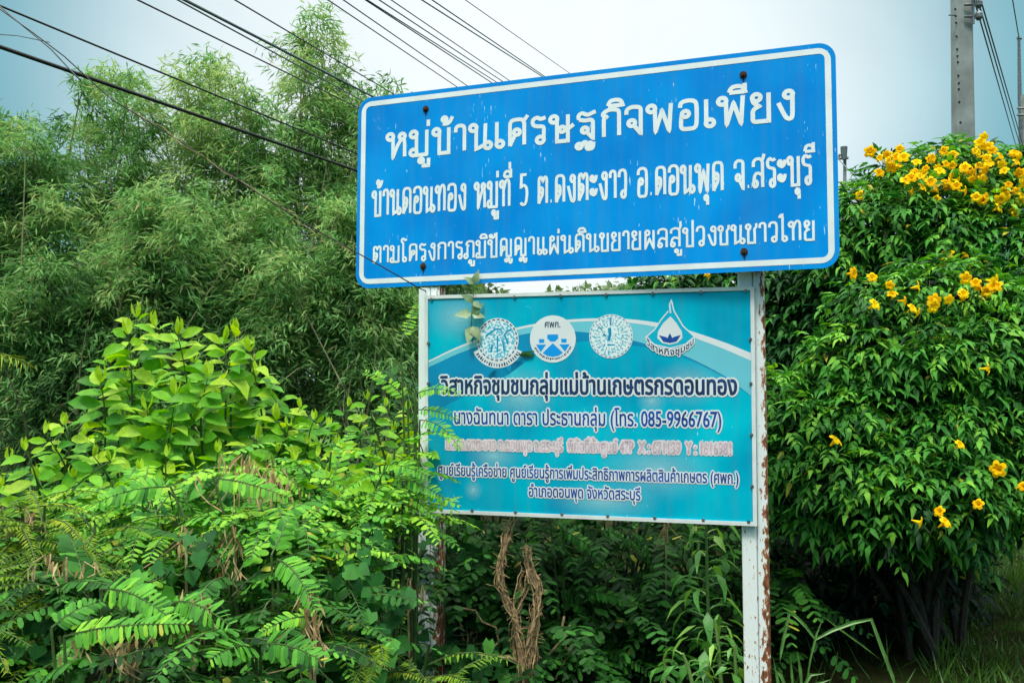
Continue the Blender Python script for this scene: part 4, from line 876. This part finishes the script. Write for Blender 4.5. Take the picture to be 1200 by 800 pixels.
for a in ((292,548,3.5,34,'straw-coloured tuft of dry pods among pale fronds in mid hedge',.06,.16),(318,562,3.5,22,'smaller dry tuft just right of the straw-coloured one',.05,.14),(276,628,3.2,12,'thin reddish dry stalk tuft below the straw-coloured one',.015,.14),(218,636,3.2,14,'brown withered tuft left of the reddish stalks',.03,.12),
          (78,664,2.9,16,'curled brown leaf tuft at the left of the hedge',.035,.10),(30,615,3.2,14,'tan withered tuft close to the left edge',.03,.09),(150,765,2.6,30,'withered comb of leaves at the bottom left',.06,.12),(362,710,2.8,14,'brown hanging tuft near the bottom left of the left post',.015,.16),(225,715,2.8,16,'dead stalks under the long clean fronds',.03,.16),(368,744,2.8,14,'tan tuft at the bottom edge by the broad fronds',.02,.12),
          (478,690,4.0,18,'dry twigs beside the left post',.05,.14),(548,745,4.9,18,'pale dry leaves low between left post and vine bundle',.07,.10),(780,622,4.8,10,'dry hanging tuft under the board near the right post',.012,.12)):
    dry_tuft(*a)

# ---- tall lance-leaved weed by the right post
def tall_weed(path, d, label, ln=.2, step=.030, top=1):
    pts = [P(x, y, d) for x, y in path]; g = Vector((pts[0].x, pts[0].y, 0)); t = empty('tall_weed', g, label, 'weed', 'lance-leaved weeds')
    mb = MB(); L = Leaves(); mb.tube([g-UP*.02]+pts, [.011]+[.010*(1-.55*i/len(pts)) for i in range(len(pts))], 6)
    tot = [(a, b) for a, b in zip(pts, pts[1:])]; i = 0
    for a, b in tot:
        m = max(1, int((b-a).length/step))
        for j in range(m):
            p = a.lerp(b, (j+.5)/m); i += 1; an = i*2.4+rnd.gauss(0,.3)
            out = Vector((math.cos(an), math.sin(an)*.7-.15, 0)).normalized(); f = (p.z-pts[0].z)/max(pts[-1].z-pts[0].z, .01)
            l = ln*rnd.uniform(.75,1.15)*(1-.25*f)
            e = p+out*l*.33+UP*l*.16; mb.tube([p, e], .002, 3, 0, False)
            # long blade in two joined runs: rising, then hanging over
            L.add(p, out+UP*.42, UP-out*.3, l*.62, l*.10, .5+.3*f+rnd.gauss(0,.1)); L.add(p+(out+UP*.40).normalized()*l*.52, out*.8-UP*rnd.uniform(.35,1.0)+rv(.12), UP*.6+out+rv(.2), l*.78, l*rnd.uniform(.18,.30), .5+.25*f+rnd.gauss(0,.12))
    mb.build('stem', M['weed_stem'], t); L.build('foliage', LANCE, M['weed'], t)
M['weed_stem'] = plain('weed_stem', (.13,.24,.06), .5, vary=.2)
tall_weed([(829,800),(831,740),(829,690),(828,640),(827,612)], 4.55, 'tall upright weed with drooping narrow leaves just left of the right post', .21, .022)
tall_weed([(845,800),(842,760),(838,725)], 4.4, 'shorter weed between the tall weed and the right post', .16, .024)
tall_weed([(815,815),(806,780),(800,765)], 4.3, 'low weed with grey-green leaves at the bottom left of the tall weed', .17, .03)
tall_weed([(862,815),(862,780),(860,756)], 4.35, 'low weed at the foot of the right post', .14, .03)
tall_weed([(776,815),(780,790),(778,772)], 4.5, 'low weed at the bottom edge beside the dark fronds', .14, .03)

# ---- kinked long grass right of the right post
tg = empty('grass_tuft', P(935, 850, 4.25), 'grass tuft with long kinked blades right of the right post', 'grass'); mb = MB()
def blade(path, d, wd):
    pts = [P(x, y, d) for x, y in path]; v = []
    for i, p in enumerate(pts):
        tdir = (pts[min(i+1,len(pts)-1)]-pts[max(i-1,0)]).normalized(); s_ = tdir.cross(Vector((0,-1,.25))).normalized()*wd*(1 if 0 < i < len(pts)-1 else (.6 if i == 0 else .12)); v += [p-s_, p+Vector((0,.004,-.002)), p+s_]
    mb.add(v, [(3*i, 3*i+1, 3*i+4, 3*i+3) for i in range(len(pts)-1)]+[(3*i+1, 3*i+2, 3*i+5, 3*i+4) for i in range(len(pts)-1)])
for path, d, wd in (([(945,800),(950,770),(957,742),(965,722)],4.2,.0045),([(955,748),(944,733),(934,723),(925,718),(921,735),(916,760),(914,775)],4.2,.007),([(955,749),(975,738),(1000,729),(1021,725),(1032,755),(1046,792),(1052,812)],4.2,.008),([(965,722),(985,737),(1010,755),(1033,773)],4.25,.004),
                    ([(930,815),(928,790),(926,765)],4.2,.006),([(940,815),(938,785),(934,762)],4.15,.007),([(935,815),(950,790),(968,788)],4.15,.008),([(925,815),(915,790),(905,782)],4.2,.008),([(950,815),(958,800),(975,795)],4.15,.007),([(920,815),(912,800),(906,770)],4.2,.007),([(972,800),(980,780),(982,762)],4.3,.002)):
    blade(path, d, wd)
mb.build('blades', plain('grass_green', (.09,.22,.05), .5, vary=.3), tg)

# ---- yellow bells: shrubs of toothed leaflets with trumpet flowers
def flower(mb, p, d, s):
    d = d.normalized(); a = d.orthogonal().normalized(); b = d.cross(a); n = 20; tw_ = rnd.uniform(.75, 1.1)
    rings = []
    for t, r in ((0,.10),(.35,.20),(.62,.30),(.80,.62),(.84,1.0)):
        rings.append([p+d*s*1.7*t+(a*math.cos(q)+b*math.sin(q))*s*r*((.72+.38*abs(math.cos(2.5*q))**.6) if r > .5 else 1)*tw_ - d*s*(.22 if r == 1.0 else 0)*(.4+abs(math.cos(2.5*q))) for q in [k/n*math.tau for k in range(n)]])
    v = [q for r_ in rings for q in r_]
    mb.add(v, [(i*n+j, i*n+(j+1)%n, (i+1)*n+(j+1)%n, (i+1)*n+j) for i in range(len(rings)-1) for j in range(n)])
def bells(base, lumps, label, flowers, dens=1.0, tint=.42, size=.075, inner=.38, tight=1.0):
    t = empty('yellow_bells_shrub', base, label, 'flowering shrub', 'flowering shrubs at the right'); L = Leaves(); mb = MB()
    for (c, r, n) in lumps:
        r *= tight
        mid = Vector((base.x*.6+c.x*.4, base.y*.6+c.y*.4, c.z*.55))
        st = bez(base+Vector((rnd.gauss(0,.12), rnd.gauss(0,.12), -.05)), mid, c, 8); mb.tube(st, [.026*(1-.8*i/8) for i in range(9)], 6, 0, False)
        for i in range(int(5+n*.20)):        # arching shoots with leaves in opposite pairs
            v = (rv(1)+Vector((0,-.55,.25))).normalized(); ln_ = r*rnd.uniform(1.15, 1.75); e_ = c+Vector((v.x*1.15, v.y, v.z*.85))*ln_-UP*ln_*rnd.uniform(.0,.28)
            if e_.z < .5: continue
            q = bez(c+v*r*.3, c+v*ln_*.65+UP*ln_*.22, e_, 8); mb.tube(q, [.0045*(1-.7*k/8) for k in range(9)], 4, 0, False)
            tb = tint+rnd.gauss(.04, .12); m_ = max(3, int(ln_*.75/.05))
            for k in range(m_):
                f_ = .3+.7*(k+.5)/m_; kk = min(int(f_*8), 7); p = q[kk].lerp(q[kk+1], f_*8-kk); td = (q[kk+1]-q[kk]).normalized()
                s0 = td.cross(UP).normalized() if k % 2 == 0 else (td.cross(UP).cross(td)*.5+td.cross(UP)*.6).normalized()
                for sg in (-1, 1):
                    yg = max(0, (f_-.7)/.3); dd = (s0*sg+td*(.45+.8*yg)+UP*.15+rv(.12)).normalized(); l_ = size*rnd.uniform(1.5, 2.3)*(1-.4*yg)
                    frond(L, None, p, dd, l_, rnd.choice((2,3,3)), size*rnd.uniform(.8,1.15)*(1-.35*yg), size*.33, min(.95, max(0, tb+.25*yg+rnd.gauss(0,.06))), droop=.25, start=.3, sweep=.7, taper=.2)
                    e2 = p+dd*l_-UP*l_*.25; L.add(e2-dd*l_*.08, dd-UP*.5, UP+rv(.15), size*1.1*(1-.3*yg), size*.36, min(.95, max(0, tb+.25*yg)))
        for i in range(int(n*dens*.45)):
            v = rv(1).normalized(); deep = rnd.random() < inner
            rad = r*(rnd.uniform(.2,.8) if deep else rnd.uniform(.85,1.35)*(.8 if rnd.random() < .8 else 1.15)); p = c+Vector((v.x*1.15, v.y, v.z*.85))*rad
            if p.z < .12: continue
            if i % 3 == 0: mb.tube([c+v*r*.1, c.lerp(p, .6)+UP*.02, p], [.006,.004,.002], 4, 0, False)
            ax = (v+UP*.55+Vector((0,-.15,0))).normalized(); nn = rnd.randint(5, 8); tb = tint+(.0 if not deep else -.45)+rnd.gauss(0,.14)+.18*v.z  # deep leaves darkened to paint shaded gaps, top ones paled as if lit
            for j in range(nn):
                a = j*2.4+rnd.random(); pr = ax.orthogonal().normalized(); pr = Matrix.Rotation(a, 3, ax) @ pr
                dd = (pr+ax*rnd.uniform(.0,.9)).normalized(); ln = size*rnd.uniform(1.7,2.6)
                young = 1 if j > nn-3 else 0
                frond(L, None, p, dd, ln*(1-.35*young), 3, size*rnd.uniform(.8,1.15)*(1-.3*young), size*.33, min(1, tb+.3*young+rnd.gauss(0,.06)), droop=.22, start=.3, sweep=.7, taper=.2)
                e = p+dd*ln*(1-.35*young)-UP*ln*.22*(1-.35*young); L.add(e-dd*ln*.08, dd-UP*.5, UP+rv(.15), size*1.1*(1-.3*young), size*.36, min(1, max(0, tb+.3*young)))
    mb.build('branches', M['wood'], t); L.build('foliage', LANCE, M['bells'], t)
    for (px, py, d, n, sp_) in flowers:
        fb = MB(); c = P(px, py, d-.14); stalks = []
        for i in range(max(1, round(n*.72))):
            q = c+Vector((rnd.gauss(0,sp_*1.5), rnd.gauss(0,sp_*.5), rnd.gauss(0,sp_*.7))); dd = Vector((rnd.gauss(0,.9), -1, rnd.gauss(.15,.6)))
            flower(fb, q-dd.normalized()*.03, dd, rnd.uniform(.029,.040)); stalks.append(q-dd.normalized()*.03)
        nf = len(fb.v); hub = c+Vector((0,.09,-.07))
        for q in stalks: fb.tube([hub, hub.lerp(q, .5)+UP*.01, q], [.003,.002,.0025], 4, 1)
        fb.tube([hub-UP*.08+Vector((0,.05,0)), hub], .003, 4, 1)
        o = fb.build('flower', [M['petal'], M['stem']], t)
        a_ = o.data.attributes.new('tint', 'FLOAT', 'POINT'); a_.data.foreach_set('value', np.resize(np.repeat(rng.random(nf//100), 100), len(fb.v)).astype(np.float32))
def lump(lst): return [(P(x, y, d), r, n) for x, y, d, r, n in lst]
bells(P(1110, 640, 6.6)*Vector((1,1,0)) if False else Vector((P(1110,640,6.6).x, P(1110,640,6.6).y, 0)),
  lump([(1012,245,6.4,.18,24),(1060,225,6.5,.20,32),(1115,210,6.5,.20,32),(1170,220,6.4,.24,36),(1210,250,6.3,.34,40),(1035,270,6.3,.30,44),(1100,270,6.2,.34,50),(1165,290,6.1,.34,50),(1220,330,6.1,.36,40),(1000,300,6.4,.26,36),(1060,320,6.2,.30,44),(1040,200,6.6,.10,8),(1100,188,6.6,.10,8),(1150,190,6.6,.13,12),(1190,195,6.5,.12,10),(1125,185,6.7,.08,6)]),
  'tall flowering shrub with many yellow trumpets against the sky at the top right',
  [(1050,185,6.2,6,.04),(1040,180,6.2,3,.03),(1075,208,6.1,6,.05),(1100,210,6.1,7,.05),(1060,222,6.1,4,.04),(1085,225,6.1,6,.05),(1112,215,6.1,5,.04),(1145,168,6.3,5,.04),(1150,170,6.3,2,.03),(1135,190,6.2,6,.05),(1155,195,6.2,6,.05),(1140,203,6.2,5,.05),(1165,240,6.0,5,.04),(1175,242,6.0,4,.04),(1155,235,6.0,3,.03),(1195,215,6.0,4,.04),(1185,225,6.0,3,.03),(1110,297,5.9,3,.03),(1118,300,5.9,2,.02),(1125,190,6.2,4,.05),(1030,200,6.3,2,.03),(1008,255,6.2,1,.01),(1195,245,6.0,3,.03),(1130,298,5.9,1,.01),(1040,185,6.3,4,.04),(1065,192,6.2,5,.05),(1128,205,6.1,5,.05),(1170,205,6.1,5,.05),(1187,190,6.2,5,.05),(1110,180,6.4,3,.03),(1095,195,6.2,4,.04),(1165,182,6.3,4,.04),(1010,230,6.3,2,.02),(1190,230,6.0,4,.03)], size=.092, tint=.56, dens=.95, tight=.85)
bells(Vector((P(1080,640,5.6).x, P(1080,640,5.6).y, 0)),
  lump([(1030,370,5.4,.24,46),(1085,355,5.4,.26,46),(1140,350,5.4,.28,46),(1190,385,5.3,.28,44),(1005,420,5.3,.22,40),(1060,425,5.2,.27,54),(1120,425,5.2,.28,54),(1175,455,5.2,.28,50),(985,480,5.2,.22,46),(1035,490,5.1,.25,54),(1095,500,5.1,.27,54),(1150,520,5.0,.26,50),(1195,540,5.1,.24,40),(940,500,5.2,.20,44),(930,555,5.2,.18,36),(980,550,5.0,.21,46),(1040,565,4.9,.22,46),(1100,570,4.9,.24,46),(1150,585,4.9,.20,36),(905,470,5.4,.18,26),(1215,470,5.2,.3,36),(960,600,5.1,.13,18),(1040,612,4.9,.13,16),(1110,610,4.95,.15,16)]),
  'wide flowering shrub in front at the right with scattered yellow trumpets',
  [(1075,362,4.95,4,.03),(1085,358,4.95,3,.03),(1052,338,5.1,4,.03),(1068,336,5.1,1,.01),(1148,333,5.0,6,.035),(1140,335,5.0,4,.035),(1155,337,5.0,3,.02),(1118,347,5.0,3,.02),(1020,328,5.2,2,.02),(1018,358,5.1,2,.02),(1100,610,4.6,3,.03),(1096,608,4.6,2,.02),(977,520,4.85,1,.01),(1125,520,4.7,2,.02),(1170,550,4.7,1,.01),(1195,572,4.75,3,.02),(1157,434,4.9,1,.01),(1002,325,5.2,2,.02),(1145,588,4.65,1,.01)], size=.086, tint=.53, dens=.95, tight=.80)
bells(Vector((P(930,640,7.0).x, P(930,640,7.0).y, 0)),
  lump([(800,342,7.2,.22,34),(850,335,7.2,.24,40),(905,345,7.0,.26,40),(950,350,6.8,.28,40),(985,375,6.6,.26,36),(900,400,6.9,.28,36),(945,420,6.7,.28,36),(960,480,6.6,.28,30),(915,460,6.8,.26,30),(840,400,7.2,.3,24),(900,530,6.7,.26,24),(765,352,7.4,.18,20),(985,310,6.9,.22,24)]),
  'darker flowering shrub behind the right post and the gap between the boards',
  [(828,323,6.9,2,.02),(832,324,6.9,1,.01)], size=.10, tint=.30, dens=.9)
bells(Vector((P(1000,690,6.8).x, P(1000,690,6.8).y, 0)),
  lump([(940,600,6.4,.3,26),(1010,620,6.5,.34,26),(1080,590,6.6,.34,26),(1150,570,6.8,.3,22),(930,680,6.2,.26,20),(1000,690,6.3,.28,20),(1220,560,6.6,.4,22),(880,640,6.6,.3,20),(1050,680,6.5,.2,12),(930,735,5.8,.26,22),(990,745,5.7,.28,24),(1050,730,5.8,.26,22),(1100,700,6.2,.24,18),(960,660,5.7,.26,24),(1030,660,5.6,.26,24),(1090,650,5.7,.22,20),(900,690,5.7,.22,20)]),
  'shrub tinted dark as painted shade below the flowering shrub', [], size=.10, tint=.0, inner=.5, dens=1.7)  # darkest leaf tint paints in the shade under the shrub

# ---- bushes added along the far side of the grass to block low horizon light
for a in ((900,470,9.5,1.0,'added light-blocking hedge bush far behind the right post',110,.1),(1010,480,9.8,1.1,'added light-blocking hedge bush across the grass behind the flowering shrubs',120,.1),(1120,480,10.2,1.1,'added light-blocking hedge bush at the far edge of the grass patch',120,.12),(1230,480,10.4,1.1,'added light-blocking hedge bush at the far right edge of the grass patch',110,.17),(780,470,9.0,1.0,'added light-blocking hedge bush far behind the tall weed',100,.1)):
    dark_bush(*a)

# ---- grass on the ground at the right
L = Leaves(); m = 42000
x = rng.uniform(1.2, 7.5, m); y = rng.uniform(4.6, 15, m); hgt = rng.uniform(.06, .26, m)*(.55+.45*np.sin(x*2.1+1)*np.cos(y*1.7))
keep = (x/y > .43) | (rng.random(m) < .10); x = x[keep]; y = y[keep]; hgt = hgt[keep]; m = len(x)
L.extend(np.stack([x, y, np.full(m, -.03)], 1), np.stack([rng.normal(0,.45,m), rng.normal(0,.45,m), np.ones(m)], 1), rng.normal(0,1,(m,3)), np.abs(hgt)+.05, rng.uniform(.006,.014,m), np.clip(rng.normal(.42,.25,m),0,1))
tag(L.build('grass', KITE, M['grass'], None), 'patchy green grass growing on the ground under the shrubs at the right', 'grass', kind='stuff')

# ---- palm frond at the left edge
tp = empty('palm_frond', Vector((P(-60,470,5).x, P(-60,470,5).y, 0)), 'yellow-green palm frond entering from the left edge', 'palm'); L = Leaves(); mb = MB()
mb.tube([tp.location, P(-70,420,5)], [.03,.02], 6); frond(L, mb, P(-70,420,5), P(30,430,4.9)-P(-70,420,5)+UP*.12, .5, 24, .20, .012, .75, droop=.2, sweep=.7)
frond(L, mb, P(-80,430,5), Vector((-.2,-.6,.6)), .7, 24, .2, .012, .6)
mb.build('stem', M['stem'], tp); L.build('leaf', KITE, M['fern'], tp)

# ------------------------------------------------------------------ power poles and cables
M['concrete'] = plain('pole_concrete', (.24,.27,.27), .85, vary=.22, scale=7)
def pole(px_top, py_top, px_b, py_b, d, wd, label, holes=True, arm=True):
    a = P(px_top, py_top, d); b = P(px_b, py_b, d); ax = (a-b).normalized(); g = b-ax*(b.z/ax.z+.3); ht = (a-g).length
    t = empty('power_pole', g, label, 'power pole', 'concrete power poles'); mb = MB()
    w0, w1 = wd*.5*1.1, wd*.5*.80; yw = .8
    v = []
    for z, hw in ((0,w0),(ht,w1)):
        for x, y in ((-1,-yw*.8),(-.8,-yw),(.8,-yw),(1,-yw*.8),(1,yw*.8),(.8,yw),(-.8,yw),(-1,yw*.8)): v.append((x*hw, y*hw, z))
    mb.add(v, [(i, (i+1)%8, 8+(i+1)%8, 8+i) for i in range(8)]+[tuple(range(8))[::-1], tuple(range(8,16))])
    rot = UP.rotation_difference(ax).to_matrix().to_4x4(); mw = Matrix.Translation(g) @ rot
    o = mb.build('shaft', M['concrete']); wparent(o, t, Matrix.Translation(g), mw)
    return t, mw, ht, w1
t, mw, ht, w1 = pole(1126, -40, 1129, 180, 9.6, .21, 'grey concrete power pole with a row of bolt holes at the top right')
def loc_of(px, py, d): return mw.inverted() @ P(px, py, d)
mb = MB()
for px, py in ((1121,10),(1121.5,18),(1122,26),(1122.5,42),(1123,57),(1123.5,65),(1124,72),(1124.5,88),(1125,97),(1125,104),(1125.5,119),(1127,143)):
    q = loc_of(px, py, 9.5); z = q.z; x = q.x; hw = (w1+(1.1*.105-w1)*(1-z/ht)); y = -hw*.8-.002
    mb.add([(x+.013*math.cos(k*math.tau/10), y, z+.013*math.sin(k*math.tau/10)) for k in range(10)], [tuple(range(10))])
wparent(mb.build('bolt_hole_discs', M['hole']), t, Matrix.Translation(t.location), mw)
mb = MB(); q = loc_of(1137, 6, 9.5)
for dz in (.0, -.12):
    mb.tube([q+Vector((-.06,0,dz)), q+Vector((.10,-.03,dz))], .014, 6); mb.tube([q+Vector((.07,-.03,dz-.045)), q+Vector((.07,-.03,dz-.02)), q+Vector((.07,-.03,dz+.02)), q+Vector((.07,-.03,dz+.045))], [.02,.038,.038,.02], 8)
mb.tube([q+Vector((.02,-.02,-.2)), q+Vector((.02,-.02,.4))], .012, 6)
q2 = loc_of(1114, 18, 9.5); mb.tube([q2+Vector((-.02,0,0)), q2+Vector((.06,0,0))], .007, 6)
wparent(mb.build('insulator_bracket', M['steel']), t, Matrix.Translation(t.location), mw)
t2, mw2, ht2, w2 = pole(1199, 112, 1200, 190, 24, .24, 'second concrete pole cut by the right edge, with a thin steel rod on top')
mb = MB(); a = P(1195, 116, 24); b = P(1194, 43, 24)
mb.tube([a-UP*1.2, a, b], [.05,.05,.035], 6); mb.tube([P(1192,45,24), P(1197,45,24)], .04, 5)
for py in (127, 135): mb.tube([P(1192,py,23.8), P(1200,py,23.8)], .03, 5)
mb.build('steel_rod', M['steel'], t2)
t3, mw3, ht3, w3 = pole(990, 172, 990, 300, 60, .22, 'far thin power pole with a crossarm right of the blue board')
mb = MB(); mb.tube([P(980,186,59.8), P(994,185,59.8)], .10, 5); mb.tube([P(989,187,59.7), P(989,172,59.7)], [.17,.22], 6)
mb.tube([P(982,186,59.8), P(984,181,59.8)], .09, 5)
mb.build('crossarm', M['steel'], t3)

def cable(pts, rad, label, mat='cable', n=5, e0=0, e1=0, sag=.012, group='overhead cables'):
    q = [P(*p) for p in pts]
    if e0: q[0] = q[0]+(q[0]-q[1])*e0
    if e1: q[-1] = q[-1]+(q[-1]-q[-2])*e1
    if len(q) == 2:
        a, b = q; l = (b-a).length; q = [a.lerp(b, i/14)-UP*l*sag*(4*(i/14)*(1-i/14)) + UP*0 for i in range(15)]
    mb = MB(); mb.tube(q, rad, n); o = mb.build('power_cable', M[mat], smooth=True)
    return tag(o, label, 'cable', group)
D0, D1 = 5.2, 8.4
CB = [((0,7),(418,180),.011,'cable','thin black cable, second lowest of those crossing the bamboo'),
 ((0,55),(418,200),.021,'cable','thickest black cable, lowest of those crossing the bamboo to the blue board'),
 ((161,0),(419,126),.009,'cable','thin cable from the top edge to the left side of the blue board'),
 ((208,0),(424,118),.009,'cable_blue','thin grey cable hugging the thicker blue-grey one'),
 ((216,0),(436,113),.016,'cable_blue','thicker blue-grey cable meeting the top left corner of the blue board'),
 ((275,0),(452,105),.008,'cable','thin cable passing the tip of the tallest bamboo'),
 ((384,0),(534,101),.009,'cable','thin cable right of the bamboo spire, left one of a pair'),
 ((402,0),(545,99),.009,'cable','thin cable right of the bamboo spire, right one of a pair'),
 ((428,0),(576,97),.010,'cable_blue','grey cable, left one of three crossing the sky above the board'),
 ((430,0),(581,96),.009,'cable','black cable twinned with the left one of three above the board'),
 ((444,0),(588,95),.009,'cable','cable in the middle of three crossing the sky above the board'),
 ((458,0),(596,94),.008,'cable','right one of three cables crossing the sky above the board'),
 ((494,0),(634,89),.010,'cable_blue','grey cable of the close pair above the middle of the board'),
 ((506,0),(637,89),.009,'cable','black cable of the close pair above the middle of the board'),
 ((545,0),(666,85),.006,'cable','faintest single cable, the rightmost above the board')]
for a, b, r_, m_, lab in CB:
    k = 1 if a[0] < 380 else 1.35
    o = cable([(a[0], a[1], D0*k), (b[0], b[1], D1*k)], r_*.6, lab, m_, e0=.35, e1=1.0, sag=.0)
for a, b, r_, lab in (((1140,-6,9.4),(1192,176,24),.012,'left one of three cables running down from the near pole'),((1144,-6,9.4),(1197,176,24),.012,'middle one of three cables running down from the near pole'),((1147,-8,9.4),(1201,178,24),.012,'right one of three cables running down from the near pole')):
    cable([a, b], r_*.75, lab, 'cable_blue', sag=.0, group='cables at the right pole')
cable([(1185,-10,20),(1194,44,24)], .014, 'faint thin cable leading to the steel rod at the right edge', 'cable_blue', sag=0, group='cables at the right pole')
cable([(982,186,59.8),(1010,215,40),(1040,260,30)], .03, 'hair-thin cable falling from the far pole', 'cable_blue', group='cables at the right pole')
# stay line tied down to the left post, with a dry tendril wound round it
lp = P(492, 336, 4.62)
mb = MB(); q = [P(-40,-15,4.6), P(0,11,4.55), P(38,38,4.5), P(75,66,4.5), P(130,116,4.5), P(210,165,4.5), P(320,238,4.5), P(380,275,4.5), P(440,308,4.5), P(468,324,4.52), P(490,337,4.6), P(499,341,4.72)]
mb.tube(q, .0032, 5); line = mb.build('tie_line', M['cable'], smooth=True); tag(line, 'thin dark line running down across the bamboo to the top of the left post', 'cable')
mb = MB(); mb.tube([P(-40,-25,4.62), P(0,8,4.56), P(60,58,4.52), P(85,85,4.51), P(95,95,4.51)], .0035, 5); tag(mb.build('tie_line', M['cable_blue'], smooth=True), 'frayed blue-grey line wound round the thin dark line at the top left', 'cable')
mb = MB(); mb.tube([P(-10,40,4.6), P(20,42,4.55), P(40,46,4.52), P(58,50,4.5)], .0025, 4); tag(mb.build('tie_line', M['cable_blue'], smooth=True), 'short curly line end dangling at the top left corner', 'cable')
tv = empty('vine_tendril', P(400, 287, 4.49), 'pale dry tendril wound round the thin dark line left of the blue board', 'vine', 'creeping vines'); mb = MB()
mb.tube([P(x+rnd.gauss(0,1), y+rnd.gauss(0,1), 4.48+rnd.gauss(0,.01)) for x, y in [(150,124),(170,142),(190,148),(200,160),(214,168),(240,183),(262,203),(285,214),(310,230),(330,240),(333,244),(345,249),(352,262),(362,268),(372,276),(378,274),(376,281),(386,287),(394,283),(402,288),(412,294)]], .0022, 4)
mb.build('stem', M['straw'], tv)
